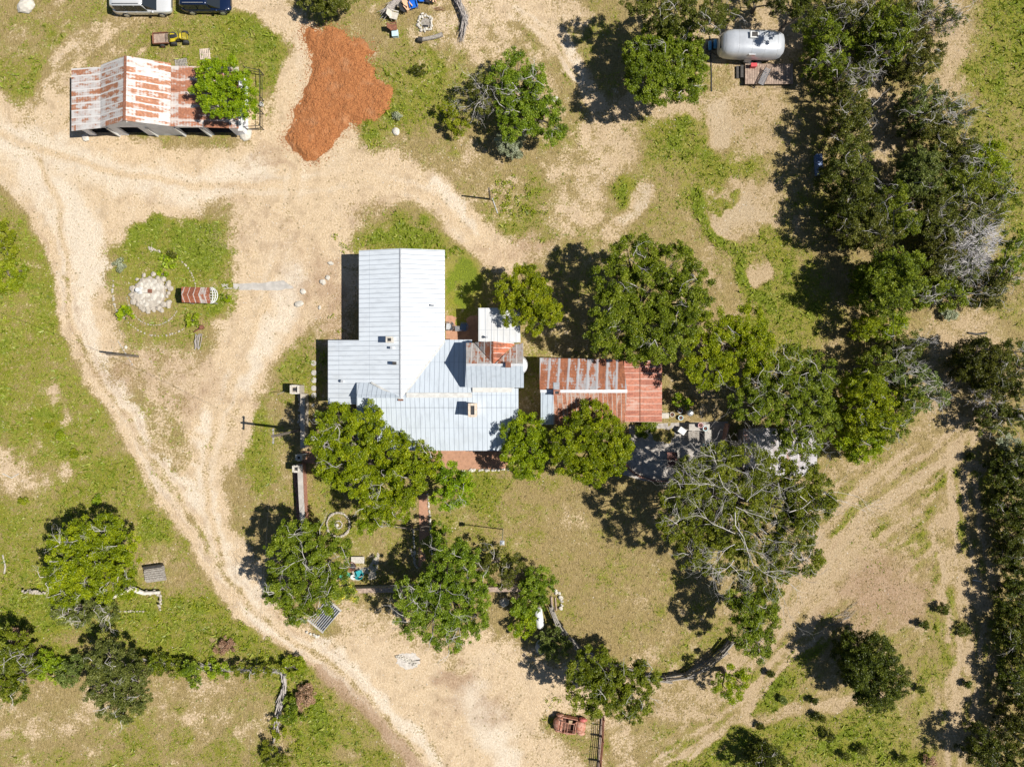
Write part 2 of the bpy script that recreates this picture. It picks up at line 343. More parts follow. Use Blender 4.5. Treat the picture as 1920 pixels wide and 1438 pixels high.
# bare caliche yards and tracks
YARD = [([(-60, 225), (60, 255), (160, 290), (300, 325), (450, 330), (600, 340), (730, 330)], 92, 1.05), ([(560, 300), (560, 400), (545, 470)], 210, .98), ([(40, 300), (110, 370), (200, 400), (330, 360)], 100, 1.0),
        ([(560, 480), (520, 580), (480, 640), (420, 720), (390, 800)], 120, 1.02), ([(390, 780), (375, 880), (390, 980), (430, 1060), (470, 1120)], 70, .97), ([(150, 440), (160, 560), (190, 660)], 80, .88),
        ([(20, 300), (80, 400), (125, 500), (150, 620), (200, 730), (270, 830), (340, 940), (400, 1050), (460, 1125), (560, 1200), (660, 1270), (740, 1345), (800, 1450)], 52, 1.02),
        ([(440, -20), (530, 30), (585, 80), (560, 160), (550, 240), (540, 300)], 62, .92), ([(60, 260), (90, 190), (120, 120), (230, 40), (290, 20)], 60, .46), ([(160, 160), (90, 210), (40, 260)], 60, .8),
        ([(720, 320), (790, 350), (850, 405), (900, 455), (960, 480)], 60, .95), ([(950, -10), (1010, 40), (1060, 100), (1105, 165), (1120, 200)], 36, .92), ([(960, 10), (1080, 30)], 50, .7),
        ([(1120, 240), (1180, 290), (1110, 340), (1100, 400)], 50, .66), ([(1215, 360), (1180, 400), (1150, 440)], 34, .72), ([(1350, 220), (1345, 260)], 40, 1.05), ([(1090, 1300), (1010, 1290), (900, 1310)], 90, .85),
        ([(700, 1235), (800, 1300), (880, 1370), (930, 1450)], 150, .98), ([(760, 1180), (660, 1160)], 60, .70), ([(900, 1230), (960, 1250), (960, 1330)], 90, .86), ([(1000, 1390), (1060, 1440)], 60, .75),
        ([(1840, 770), (1760, 850), (1680, 900), (1590, 960), (1530, 1040), (1490, 1130), (1440, 1210), (1360, 1270), (1240, 1330)], 64, .55), ([(1800, 780), (1800, 900), (1795, 1040), (1830, 1160), (1820, 1300), (1790, 1430)], 50, .54),
        ([(1620, 990), (1560, 1060), (1520, 1120)], 60, .72), ([(1240, 1340), (1420, 1350), (1560, 1320), (1650, 1300)], 22, .70), ([(1230, 1440), (1330, 1370), (1420, 1300), (1500, 1190), (1560, 1100)], 15, .72), ([(1150, 1330), (1180, 1440)], 40, .6)]
for p, wd, v in YARD: stroke(BARE, p, wd, v, raw=True); stroke(GREEN, p, wd, .15, raw=True)
for a in [(270, 690, 100, 46, .60), (320, 840, 44, 100, .62), (440, 800, 30, 60, .7), (300, 730, 40, 40, .6)]: blob(BARE, *a); blob(GREEN, *a[:4], .38)
blob(GREEN, 322, 497, 116, 92, .80, soft=.2); blob(BARE, 322, 497, 116, 92, .10, soft=.2); blob(GREEN, 375, 465, 72, 52, 1.15, soft=.5); blob(GREEN, 290, 450, 60, 30, .95); blob(GREEN, 270, 590, 70, 40, .5)
for a in [(1385, 395, 62, 55), (1425, 512, 24, 22), (390, 975, 24, 60)]: blob(BARE, *a, .98); blob(GREEN, *a, .2)
blob(GREEN, 1352, 378, 30, 14, .85); blob(BARE, 1352, 378, 28, 12, .1); blob(PALE, 1385, 408, 48, 26, 1.)
blob(PALE, 1700, 1185, 26, 12, .8, rot=-20)
# pale limestone dust in the wheel tracks
for p, wd in [([(-40, 262), (80, 280), (220, 330), (360, 345), (480, 330)], 60), ([(60, 330), (150, 420), (170, 500)], 60), ([(150, 520), (175, 640), (230, 740), (300, 850), (370, 950)], 24), ([(385, 770), (370, 870), (390, 980), (430, 1070), (520, 1170), (640, 1240), (730, 1310), (800, 1400), (820, 1450)], 24),
              ([(560, 500), (500, 620), (450, 720)], 40), ([(1060, 100), (1100, 165)], 24), ([(800, 350), (880, 430)], 20), ([(880, 1300), (930, 1380), (950, 1440)], 60), ([(1350, 210), (1345, 262)], 36), ([(1790, 860), (1790, 1010)], 6), ([(1215, 365), (1165, 415)], 20)]:
    stroke(PALE, p, wd, 1.0, soft=.7)
# tracks worn by wheels: narrow bare ruts with weeds between
for p in [[(140, 560), (190, 690), (262, 790), (330, 905), (395, 1010), (450, 1090), (540, 1165), (650, 1240)], [(100, 300), (60, 400), (110, 520), (150, 650), (228, 770), (292, 880), (350, 990), (420, 1095), (500, 1185), (620, 1270), (700, 1345), (770, 1450)]]:
    stroke(RED, p, 9, .55, soft=.9, raw=True)
stroke(RED, [(600, 1255), (670, 1310), (730, 1370), (790, 1450)], 26, 1.1, raw=True)
stroke(GREEN, [(200, 720), (260, 805), (330, 915), (400, 1030)], 9, .6, soft=.9, raw=True)
for p in [[(1840, 800), (1740, 880), (1620, 950), (1540, 1020)], [(1830, 830), (1700, 910), (1590, 985), (1500, 1080)], [(1720, 830), (1640, 900), (1560, 960)], [(1790, 830), (1790, 1010), (1830, 1160)], [(1810, 870), (1812, 1010), (1850, 1150)], [(1870, 900), (1830, 870), (1770, 862), (1700, 900)], [(1760, 850), (1660, 930), (1560, 1010), (1500, 1100)],
          [(1800, 1440), (1812, 1300), (1840, 1190)], [(1780, 1440), (1785, 1300), (1800, 1180)], [(1390, 1320), (1520, 1160), (1560, 1110)], [(1290, 1420), (1400, 1330), (1510, 1210)], [(1830, 790), (1700, 870), (1600, 930), (1540, 990), (1480, 1080)], [(1850, 810), (1780, 880), (1660, 950), (1570, 1030), (1510, 1120), (1450, 1200), (1370, 1260)], [(1780, 860), (1720, 890), (1600, 1000), (1540, 1080), (1480, 1170), (1400, 1250)], [(1740, 990), (1770, 1080), (1780, 1200)], [(1830, 900), (1838, 1000), (1870, 1120)], [(1560, 1130), (1470, 1240), (1360, 1330)], [(1500, 1215), (1560, 1180)]]:
    stroke(BARE, p, 9, .85, soft=.9, raw=True); stroke(PALE, p, 6, .35, soft=.9, raw=True); stroke(GREEN, p, 8, .1, raw=True)
def ruts(pts, gap=11, wd=7, mid=.48, v=1.0, pale=.8, kk=1.):
    P2 = []
    for (x0, y0), (x1, y1) in zip(pts[:-1], pts[1:]):
        for t in (0, .34, .67): P2.append((x0+(x1-x0)*t, y0+(y1-y0)*t))
    P2.append(pts[-1]); n = len(P2); off = [[], []]
    for i in range(n):
        a, b = P2[max(i-1, 0)], P2[min(i+1, n-1)]; L = math.hypot(b[0]-a[0], b[1]-a[1])+1e-6; nx_, ny_ = -(b[1]-a[1])/L, (b[0]-a[0])/L
        for q, sg in ((0, -1), (1, 1)): off[q].append((P2[i][0]+sg*nx_*gap, P2[i][1]+sg*ny_*gap))
    if mid is not None: stroke(BARE, P2, gap*1.1, mid, soft=.8, raw=True, k=.8); stroke(GREEN, P2, gap*1.1, .45, soft=.8, raw=True, k=.8); stroke(PALE, P2, gap*1.1, 0, soft=.8, raw=True)
    KN = np.clip(.45+fbm(GX, GY, 3.5, abs(int(pts[0][0]))+9, 3)*1.5, 0, 1)*kk
    for o_ in off: stroke(BARE, o_, wd, v, soft=.8, raw=True, k=KN); stroke(PALE, o_, wd*1.2, pale, soft=.8, raw=True, k=KN); stroke(RED, o_, wd*.8, .6, soft=.9, raw=True, k=KN)
ruts([(118, 500), (140, 610), (190, 715), (262, 815), (330, 925), (392, 1035), (455, 1118), (550, 1195), (650, 1268), (730, 1345), (800, 1440)])
ruts([(440, 700), (405, 780), (382, 870), (388, 960), (420, 1060)], 13, 8, .7, kk=.7)
ruts([(-20, 245), (90, 285), (220, 325), (370, 345), (540, 350), (680, 330), (800, 372), (880, 440)], 14, 8, .9, kk=.7)
ruts([(75, 300), (110, 400), (130, 500)], 11, 7, .62); ruts([(575, 60), (585, 160), (560, 260), (555, 380), (500, 560), (450, 680)], 13, 8, .93, kk=.6); ruts([(960, 20), (1030, 70), (1090, 150)], 9, 6, .6)
ruts([(1825, 790), (1800, 900), (1800, 1030), (1830, 1170), (1815, 1300), (1790, 1440)], 12, 7, .30, .9, .3); ruts([(1830, 800), (1700, 890), (1590, 965), (1510, 1080), (1440, 1210), (1340, 1290)], 12, 7, .34, .85, .25); ruts([(1230, 1440), (1330, 1365), (1430, 1290), (1500, 1190)], 10, 6, .25, .85, .2)
# reddish soil
for a in [(590, 570, 60, 95, .95), (455, 420, 80, 46, .8), (345, 715, 80, 50, .9), (250, 690, 60, 40, .8), (560, 470, 60, 40, .5), (250, 370, 70, 30, .4), (880, 1330, 80, 50, .7), (700, 400, 60, 30, .5)]: blob(RED, *a, soft=.8)
for a in [(1650, 1115, 100, 66, 1.05), (610, 560, 30, 80, .9), (570, 600, 50, 60, .5), (900, 1330, 50, 20, .8), (850, 1270, 40, 22, 1.1), (590, 660, 20, 30, .6), (470, 730, 30, 60, .5), (520, 310, 40, 14, 1.0), (510, 290, 30, 18, .7), (450, 670, 40, 60, .35), (960, 460, 80, 40, .7), (60, 350, 40, 30, .4), (480, 350, 60, 20, .5), (450, 410, 50, 40, .4), (1010, 400, 60, 40, .5), (540, 430, 60, 30, .5), (330, 700, 60, 30, .5), (280, 690, 40, 40, .6), (440, 250, 0.1, .1, 0), (1570, 1160, 40, 26, .6), (1230, 120, 30, 20, .5), (880, 1340, 24, 70, .5), (1660, 740, 60, 30, .3), (420, 1210, 24, 18, 1.1)]:
    blob(RED, *a[:5], soft=.7)
# mown edge of the field behind the big oak
edge_pts = [(1296, 365), (1303, 400), (1318, 435), (1345, 455), (1372, 472), (1382, 500), (1386, 535), (1410, 558), (1435, 585)]
stroke(GREEN, [(x+9, y-4) for x, y in edge_pts], 20, 1.0, soft=.3, raw=True); stroke(BARE, [(x+9, y-4) for x, y in edge_pts], 20, 0, soft=.3, raw=True)
n_mid = fbm(GX, GY, 3.2, 61, 4); n_sm = fbm(GX, GY, 1.1, 71, 3)
GREEN += n_mid*.26+n_sm*.26+fbm(GX, GY, .45, 75, 2)*.20; BARE += (fbm(GX, GY, 3.4, 81, 4)*.26+fbm(GX, GY, .9, 91, 3)*.30+fbm(GX, GY, .4, 95, 2)*.22)*np.where(BARE > .8, .75, 1.)
RED += fbm(GX, GY, 5., 15, 4)*.18; PALE += fbm(GX, GY, 2.2, 25, 4)*.25*(BARE > .5)
def zone(x, y, rx, ry): return sm(1.4-np.sqrt(((PXg-x)/rx)**2+((PYg-y)/ry)**2))
for (zx, zy, zrx, zry, ang, am) in [(1640, 960, 230, 150, 38, .55), (1500, 1240, 230, 150, 47, .5), (1800, 1130, 70, 330, 95, .6), (1400, 1390, 260, 70, 30, .4), (170, 110, 190, 130, 40, .35), (70, 760, 200, 260, 10, .25), (230, 1400, 260, 60, 40, .3), (600, 1380, 130, 90, -50, .4)]:
    ca_, sa_ = math.cos(R(ang)), math.sin(R(ang)); ua = GX*ca_+GY*sa_; ub = -GX*sa_+GY*ca_
    st = fbm(ua/4.5, ub, .62, int(zx), 3); zz = zone(zx, zy, zrx, zry); BARE -= st*am*zz; GREEN += st*am*1.1*zz
GREEN = np.clip(GREEN, 0, 1.2); BARE = np.clip(BARE, 0, 1.1); RED = np.clip(RED, 0, 1.2); PALE = np.clip(PALE, 0, 1)
fo = sm((np.maximum(np.abs(GX)-50, (np.abs(GY)-38)*1.2))/8.); BARE += (.42-BARE)*fo; GREEN += (.50-GREEN)*fo; RED *= 1-fo; PALE *= 1-fo
near = (np.abs(GX) < 54) & (np.abs(GY) < 42)
GZ = np.where(near, fbm(GX, GY, 6., 3, 3)*.05+np.clip(GREEN, 0, 1)*.03, 0)
HF = lambda x, y: 0.0
ny, nx = GX.shape
gm = bpy.data.meshes.new('ground'); V = np.stack([GX, GY, GZ], -1).reshape(-1, 3).astype(np.float32)
gm.vertices.add(len(V)); gm.vertices.foreach_set('co', V.ravel())
I = np.arange(nx*ny).reshape(ny, nx); F = np.stack([I[:-1, :-1], I[:-1, 1:], I[1:, 1:], I[1:, :-1]], -1).reshape(-1, 4).astype(np.int32)
gm.loops.add(F.size); gm.loops.foreach_set('vertex_index', F.ravel()); gm.polygons.add(len(F)); gm.polygons.foreach_set('loop_start', np.arange(0, F.size, 4, dtype=np.int32))
gm.polygons.foreach_set('use_smooth', np.ones(len(F), bool)); gm.update(calc_edges=True)
ta = gm.attributes.new('tan', 'FLOAT', 'POINT'); ta.data.foreach_set('value', (sm((GX+2+fbm(GX, GY, 9., 44, 3)*10)/26)).ravel().astype(np.float32))
ca = gm.color_attributes.new('cover', 'FLOAT_COLOR', 'POINT')
ca.data.foreach_set('color', np.stack([BARE, GREEN, RED, PALE], -1).reshape(-1).astype(np.float32))
ground = bpy.data.objects.new('ground', gm); COL.objects.link(ground); tag(ground, 'dry ranch ground of pale caliche, soil and patchy grass', kind='structure')
g = NG('ground_cover'); v = g.coord('Object')
at = g.n('Attribute', attribute_name='cover'); sp = g.n('SeparateColor'); g.l(at.outputs['Color'], sp.inputs[0])
Bm, Gm, Rm = sp.outputs[0], sp.outputs[1], sp.outputs[2]; Pm = at.outputs['Alpha']
nf = g.noise(v, 5.5, 4, .7); nf2 = g.noise(v, 13., 3, .7); nm = g.noise(v, .9, 5, .65); nl = g.noise(v, .22, 3)
streak = g.noise(g.mapping(v, (3.2, .8, 1), (0, 0, .6)), 2.6, 4, .65)
gg = g.math('ADD', Gm, g.math('ADD', g.math('MULTIPLY', g.math('SUBTRACT', nf, .5), 1.5), g.math('MULTIPLY', g.math('SUBTRACT', nm, .5), .9)))
gsel = g.ss(gg, .28, .80)
dry = g.mix(g.ss(streak, .35, .65), (.31, .225, .085), (.48, .36, .165)); dry = g.mix(g.ss(nf2, .38, .66), g.mix(.55, dry, (.12, .10, .045)), dry)
gcol = g.mix(g.ss(nf2, .3, .7), (.115, .130, .008), (.280, .280, .028)); gcol = g.mix(g.ss(nl, .4, .62), gcol, g.mix(.5, gcol, (.31, .265, .075)))
gcol = g.mix(g.ss(Gm, .82, 1.05), gcol, g.mix(g.ss(nf2, .3, .7), (.085, .135, .006), (.205, .255, .014)))
grass_c = g.mix(gsel, dry, gcol)
sand = g.mix(g.ss(nf, .3, .72), (.56, .41, .255), (.74, .585, .40)); sand = g.mix(g.ss(nm, .45, .72), sand, (.49, .365, .235))
sand = g.mix(g.math('MULTIPLY', Pm, .75), sand, g.mix(g.ss(nf, .35, .6), (.66, .55, .42), (.80, .71, .58)))
tn = g.n('Attribute', attribute_name='tan').outputs['Fac']
sand = g.mix(g.math('MULTIPLY', tn, .8), sand, g.mix(g.ss(nf, .3, .7), (.33, .235, .125), (.52, .395, .24)))
bb = g.math('ADD', Bm, g.math('ADD', g.math('MULTIPLY', g.math('SUBTRACT', nf, .5), 1.5), g.math('MULTIPLY', g.math('SUBTRACT', nm, .5), .9)))
c = g.mix(g.ss(bb, .36, .74), grass_c, sand)
c = g.mix(g.math('MULTIPLY', g.ss(g.math('ADD', Rm, g.math('MULTIPLY', g.math('SUBTRACT', nm, .5), .8)), .25, 1.1), .75), c, g.mix(g.ss(nf, .3, .7), (.31, .19, .115), (.42, .29, .20)))
# grit, pebbles and tiny weeds on the open soil
vo = g.n('TexVoronoi'); g.l(v, vo.inputs['Vector']); vo.inputs['Scale'].default_value = 2.3
wsp = g.n('SeparateColor'); g.l(vo.outputs['Color'], wsp.inputs[0])
spk = g.math('MULTIPLY', g.math('LESS_THAN', vo.outputs['Distance'], g.math('MULTIPLY', wsp.outputs[0], .26)), g.math('GREATER_THAN', g.math('ADD', wsp.outputs[1], g.math('MULTIPLY', g.math('SUBTRACT', nl, .5), 1.8)), .56))
c = g.mix(g.math('MULTIPLY', spk, .55), c, (.15, .125, .05))
vo2 = g.n('TexVoronoi'); g.l(v, vo2.inputs['Vector']); vo2.inputs['Scale'].default_value = 3.4
ws2 = g.n('SeparateColor'); g.l(vo2.outputs['Color'], ws2.inputs[0])
sp2 = g.math('MULTIPLY', g.math('LESS_THAN', vo2.outputs['Distance'], g.math('MULTIPLY', ws2.outputs[0], .22)), g.math('GREATER_THAN', g.math('ADD', ws2.outputs[1], g.math('MULTIPLY', Pm, .25)), .86))
c = g.mix(g.math('MULTIPLY', sp2, .7), c, (.68, .63, .55))
c = g.mix(g.math('MULTIPLY', g.math('SUBTRACT', 1., nf2), .22), c, (.25, .19, .11))
g.col(c); g.rough(1.); g.b.inputs['Specular IOR Level'].default_value = .1
g.bump(g.math('ADD', g.math('MULTIPLY', nf2, 1.2), g.math('ADD', nf, g.math('MULTIPLY', nm, 1.5))), .09, 1.)
gm.materials.append(g.m)

rs = np.random.RandomState(5)
def lut(A, x, y):
    ix = np.clip(np.searchsorted(gx, x), 0, nx-1); iy = np.clip(np.searchsorted(gy, y), 0, ny-1); return A[iy, ix]
# things without grass growing through them: roofs, slabs (photo pixel boxes at ground)
BLOCK = [(150, 130, 452, 258), (688, 480, 965, 832), (632, 640, 700, 750), (1010, 670, 1236, 795), (1170, 790, 1370, 905), (835, 590, 900, 645), (1352, 60, 1470, 118), (825, 840, 950, 884), (783, 925, 803, 1062), (240, 505, 325, 590), (655, 1010, 700, 1085)]
def blocked(x, y):
    px = x/S+960; py = 719-y/S; m = np.zeros(len(x), bool)
    for a, b_, c_, d_ in BLOCK: m |= (px > a) & (px < c_) & (py > b_) & (py < d_)
    return m
def tufts(name, N, prob, mat, size, hgt, label, cat, spread=.5, lim=(50, 38)):
    x = rs.uniform(-lim[0], lim[0], N); y = rs.uniform(-lim[1], lim[1], N)
    k = (rs.rand(N) < prob(x, y)) & ~blocked(x, y); x = x[k]; y = y[k]; n = len(x)
    z = lut(GZ, x, y)-.01
    # three blades per tuft
    x = np.repeat(x, 3); y = np.repeat(y, 3); z = np.repeat(z, 3); m = len(x)
    a = rs.uniform(0, 2*np.pi, m); sz = size*rs.uniform(.5, 1.4, m); hh = hgt*rs.uniform(.4, 1.5, m)
    bx, by = np.cos(a)*sz*.5, np.sin(a)*sz*.5; ta = rs.uniform(0, 2*np.pi, m); ox, oy = np.cos(ta)*sz*spread*2, np.sin(ta)*sz*spread*2
    V = np.stack([np.stack([x-bx, y-by, z], -1), np.stack([x+bx, y+by, z], -1), np.stack([x+ox, y+oy, z+hh], -1)], 1).reshape(-1, 3)
    o = np_mesh(name, V, 3, mat, tint=rs.rand(m)); return tag(o, label, cat, kind='stuff')
M_GRASS = leaf_mat('grass_blades', (.105, .140, .008), (.215, .255, .020), (.33, .33, .07), .35)
M_STRAW = leaf_mat('straw_blades', (.17, .135, .05), (.29, .23, .10), (.42, .33, .18), .2)
tufts('grass', 300000, lambda x, y: np.clip(lut(GREEN, x, y)*1.3-.45, 0, 1)*np.clip(1.25-lut(BARE, x, y)*1.7, 0, 1), M_GRASS, .10, .10, 'short green grass on the lawns and meadow', 'grass', .9)
tufts('dry_grass', 130000, lambda x, y: np.clip(1.0-lut(BARE, x, y)*1.1, 0.02, 1)*np.clip(1.2-lut(GREEN, x, y), 0, 1)*.9, M_STRAW, .085, .07, 'straw coloured dry grass scattered over the yard', 'dry grass', .9)
tufts('tall_grass', 42000, lambda x, y: np.clip(lut(GREEN, x, y)*1.6-.85, 0, 1)*np.clip(1.1-lut(BARE, x, y)*2.2, 0, 1), M_GRASS, .20, .26, 'longer green grass standing in the lush patches', 'grass', .8)
def leafspray(name, spots, mat, size, label, cat, dens=110, hgt=.25, parent=None, kind='stuff'):
    V = []; 
    xs, ys, zs = [], [], []
    for (px, py, r) in spots:
        Rr = r*S; n = int(dens*Rr*Rr)+8
        cx, cy, _ = P(px, py); k = max(3, int(Rr*Rr*5)); ca_ = rs.uniform(0, 6.28, k); cr = Rr*np.sqrt(rs.rand(k)); q = rs.randint(0, k, n)
        xs.append(cx+(np.cos(ca_)*cr)[q]+rs.normal(0, .13, n)); ys.append(cy+(np.sin(ca_)*cr)[q]+rs.normal(0, .13, n)); zs.append(np.abs(rs.normal(0, hgt*.5, n))+.04)
    x, y, z = map(np.concatenate, (xs, ys, zs)); return quads(name, np.stack([x, y, z], -1), size, mat, parent, up=1.2)
def quads(name, C, size, mat, parent=None, up=.6, tint=None, asp=.6):
    n = len(C); N = rs.normal(0, 1, (n, 3)); N[:, 2] = np.abs(N[:, 2])+up; N /= np.linalg.norm(N, axis=1)[:, None]
    T = np.cross(N, rs.normal(0, 1, (n, 3))); T /= np.linalg.norm(T, axis=1)[:, None]; B = np.cross(N, T)
    s = (size*rs.uniform(.55, 1.35, n))[:, None]*.5
    V = np.stack([C-T*s, C-B*s*asp-N*s*.15, C+T*s, C+B*s*asp-N*s*.15], 1).reshape(-1, 3)
    return np_mesh(name, V, 4, mat, parent, tint=rs.rand(n) if tint is None else tint)
weeds = leafspray('weeds', [(970, 365, 45), (940, 350, 25), (1005, 385, 30), (940, 385, 22), (300, 997, 22), (280, 985, 12), (390, 1165, 45), (440, 1190, 34), (350, 1140, 30), (300, 1160, 30), (480, 1210, 30), (250, 1150, 30), (700, 240, 18), (735, 205, 22), (755, 225, 18), (700, 270, 16), (810, 215, 24), (775, 200, 14), (850, 230, 30), (840, 200, 26),
  (560, 1260, 24), (590, 1300, 24), (565, 1340, 30), (600, 1350, 24), (540, 1390, 26), (580, 1400, 24), (20, 1140, 40), (10, 1100, 26), (60, 1130, 20), (640, 620, 8), (628, 640, 8), (625, 590, 8), (15, 470, 22), (25, 530, 30), (15, 600, 20), (400, 560, 12), (385, 590, 14), (350, 600, 10), (1490, 1240, 10), (640, 445, 14), (655, 470, 12), (20, 1070, 20), (1390, 1260, 14), (100, 1240, 30), (60, 1230, 20), (330, 1250, 20), (400, 1255, 26), (450, 1260, 16), (365, 1240, 20), (1040, 1330, 26), (1075, 1332, 18)], LEAF['weed'], .13, '', '')
tag(weeds, 'bright green low weeds spreading in clumps over the ground', 'weeds', kind='stuff')
# loose pale stones on the tracks
def pebbles(N):
    pts = []
    x = rs.uniform(-49, 49, N*6); y = rs.uniform(-37, 37, N*6); k = (rs.rand(N*6) < np.clip(lut(BARE, x, y)-.45, 0, 1)*.9) & ~blocked(x, y); x = x[k][:N]; y = y[k][:N]; n = len(x)
    r = .02+.05*rs.rand(n)**4; ang = rs.uniform(0, 6.28, n)
    B = np.array([(1, 0, 0), (0, 1, 0), (-1, 0, 0), (0, -1, 0), (0, 0, .8)]); tri = [(0, 1, 4), (1, 2, 4), (2, 3, 4), (3, 0, 4)]
    Q = B[None]*r[:, None, None]*rs.uniform(.7, 1.3, (n, 5, 1)); X = Q[..., 0]*np.cos(ang)[:, None]-Q[..., 1]*np.sin(ang)[:, None]; Y = Q[..., 0]*np.sin(ang)[:, None]+Q[..., 1]*np.cos(ang)[:, None]
    Q = np.stack([X+x[:, None], Y+y[:, None], Q[..., 2]+lut(GZ, x, y)[:, None]-.005], -1)
    V = np.concatenate([Q[:, list(t)] for t in tri], 1).reshape(-1, 3)
    o = np_mesh('gravel', V, 3, M_WSTONE); tag(o, 'loose pale stones strewn over the bare tracks', 'gravel', kind='stuff')
pebbles(9000)

# red mulch spread
def mulch():
    Z = [(350, 220), (380, 190), (460, 210), (520, 180), (620, 210), (660, 260), (760, 290), (870, 370), (800, 430), (860, 480), (860, 550), (990, 620), (990, 680), (960, 800), (880, 880), (770, 890), (740, 915), (680, 890), (590, 1010), (440, 1160), (370, 1160), (270, 1080), (210, 1010), (200, 980), (260, 870), (270, 800), (350, 650), (400, 540), (390, 460), (345, 300), (335, 240)]
    poly = np.array([(P(480+a/3.834, b/3.834))[:2] for a, b in Z])
    x0, y0 = poly.min(0)-.5; x1, y1 = poly.max(0)+.5; st = .07
    X, Y = np.meshgrid(np.arange(x0, x1, st), np.arange(y0, y1, st)); 
    X2 = X+fbm(X, Y, .8, 8, 3)*.35; Y2 = Y+fbm(X, Y, .8, 18, 3)*.35
    d = np.full(X.shape, 1e9); ins = np.zeros(X.shape, bool); n = len(poly)
    for i in range(n):
        a, b = poly[i], poly[(i+1) % n]; e = b-a; t = np.clip(((X2-a[0])*e[0]+(Y2-a[1])*e[1])/(e@e), 0, 1)
        d = np.minimum(d, np.hypot(X2-a[0]-t*e[0], Y2-a[1]-t*e[1]))
        cr = ((a[1] > Y2) != (b[1] > Y2)) & (X2 < (b[0]-a[0])*(Y2-a[1])/(b[1]-a[1]+1e-9)+a[0]); ins ^= cr
    sd_ = np.where(ins, d, -d)
    Zz = .30*sm(sd_/.9)+(fbm(X, Y, 1.6, 2, 3)*.22+fbm(X, Y, .3, 5, 2)*.12)*sm(sd_/.5)+rs.normal(0, .022, X.shape)
    Zz = np.where(sd_ < 0, -.15, Zz+.02)
    keep = sd_ > -.12; idx = -np.ones(X.shape, int); idx[keep] = np.arange(keep.sum())
    V = np.stack([X, Y, Zz], -1)[keep]; q = keep[:-1, :-1] & keep[:-1, 1:] & keep[1:, 1:] & keep[1:, :-1]
    F = np.stack([idx[:-1, :-1][q], idx[:-1, 1:][q], idx[1:, 1:][q], idx[1:, :-1][q]], -1)
    me = bpy.data.meshes.new('mulch'); me.from_pydata(V.tolist(), [], F.tolist()); me.update()
    g = NG('red_mulch'); v = g.coord('Object'); n1 = g.noise(v, 9, 4, .7); n2 = g.noise(v, .8, 4)
    c = g.mix(g.ss(n1, .3, .7), (.21, .070, .020), (.40, .165, .055)); c = g.mix(g.ss(n2, .5, .75), c, (.36, .17, .075)); c = g.mix(g.ss(g.noise(v, 1.1, 5, .7), .70, .76), c, (.42, .32, .27))
    g.col(c); g.rough(.95); g.bump(n1, .05); me.materials.append(g.m)
    k = 2600; e = rs.randint(0, n, k); t = rs.rand(k)[:, None]; p = poly[e]*(1-t)+poly[(e+1) % n]*t+rs.normal(0, .38, (k, 2)); tagc = quads('mulch_crumbs', np.concatenate([p, np.full((k, 1), .035)], 1), .11, g.m, up=1.5); tag(tagc, 'loose orange crumbs of mulch spilled around the edge of the spread', 'mulch crumbs', kind='stuff')
    o = bpy.data.objects.new('mulch', me); COL.objects.link(o); tag(o, 'wide spread of orange red mulch heaped beside the barn track', 'mulch', kind='stuff')
mulch()

# ------------------------------------------------------------------ buildings
def roof(pts, pl, m, name, parent, th=.07, lift=0.):
    q = [onplane(x, y, *pl)+Vector((0, 0, lift)) for x, y in pts]
    a = sum((q[i].x*q[(i+1) % len(q)].y-q[(i+1) % len(q)].x*q[i].y) for i in range(len(q)))
    if a < 0: q = q[::-1]
    return MB().prism(q, th).build(name, m, parent)
def strip(p0, p1, wd, m, name, parent, lift=.03, th=.05):     # flashing / ridge cap laid along two 3D points
    d = (p1-p0).normalized(); n = d.cross(Vector((0, 0, 1))).normalized()*wd/2; u = Vector((0, 0, lift))
    return MB().prism([p0-n+u, p1-n+u, p1+n+u, p0+n+u][::-1] if False else [p0+n+u, p1+n+u, p1-n+u, p0-n+u][::-1], th).build(name, m, parent)
def wall(mb, x0, x1, y, z1, ops=(), th=.15, z0=0.):
    x = x0
    for a, b, zt in sorted(ops):
        if a > x: mb.box(((x+a)/2, y, (z0+z1)/2), (a-x, th, z1-z0))
        mb.box(((a+b)/2, y, (zt+z1)/2), (b-a, th, z1-zt)); x = b
    if x1 > x: mb.box(((x+x1)/2, y, (z0+z1)/2), (x1-x, th, z1-z0))
def wally(mb, y0, y1, x, z1, th=.15, z0=0.): mb.box((x, (y0+y1)/2, (z0+z1)/2), (th, y1-y0, z1-z0))
def plane_x(x0, h0, x1, h1): b = (h1-h0)/(x1-x0); return (h0-b*x0, b, 0.)
def plane_y(y0, h0, y1, h1): c = (h1-h0)/(y1-y0); return (h0-c*y0, 0., c)
def wx_(px, h): return P(px, 0, h).x
def wy_(py, h): return P(0, py, h).y
LBL_H = 'large farmhouse of joined pale sheet metal gable roofs with a tall rust topped section'
# barn
barn = empty('barn', P(300, 200), 'long low barn with rust streaked tin roof in stepped bays and open front', 'barn')
xr = wx_(234, 4.6); pW = plane_x(wx_(190, 3.0), 3.0, xr, 4.6); pE = plane_x(xr, 4.6, wx_(320, 3.0), 3.0)
pWL = plane_x(wx_(134, 2.3), 2.3, wx_(190, 2.85), 2.85); pEL = plane_x(wx_(320, 2.85), 2.85, wx_(447, 2.35), 2.35)
RB1 = rust_roof('barn_tin', 1, .62, 1.6, .50, zinc=(.56, .54, .52), rust=(.29, .125, .065), dark=(.20, .075, .04), spot=1.5, seamc=(.62, .59, .56), seamf=.8, seamw=.12)
RB2 = rust_roof('barn_tin_rusty', 1, 1.2, 2.2, .60, zinc=(.52, .49, .46), rust=(.27, .11, .06), spot=1.1, seamc=(.6, .4, .32), seamf=.3)
roof([(134, 129), (190, 126), (190, 240), (134, 246)], pWL, RB1, 'roof', barn)
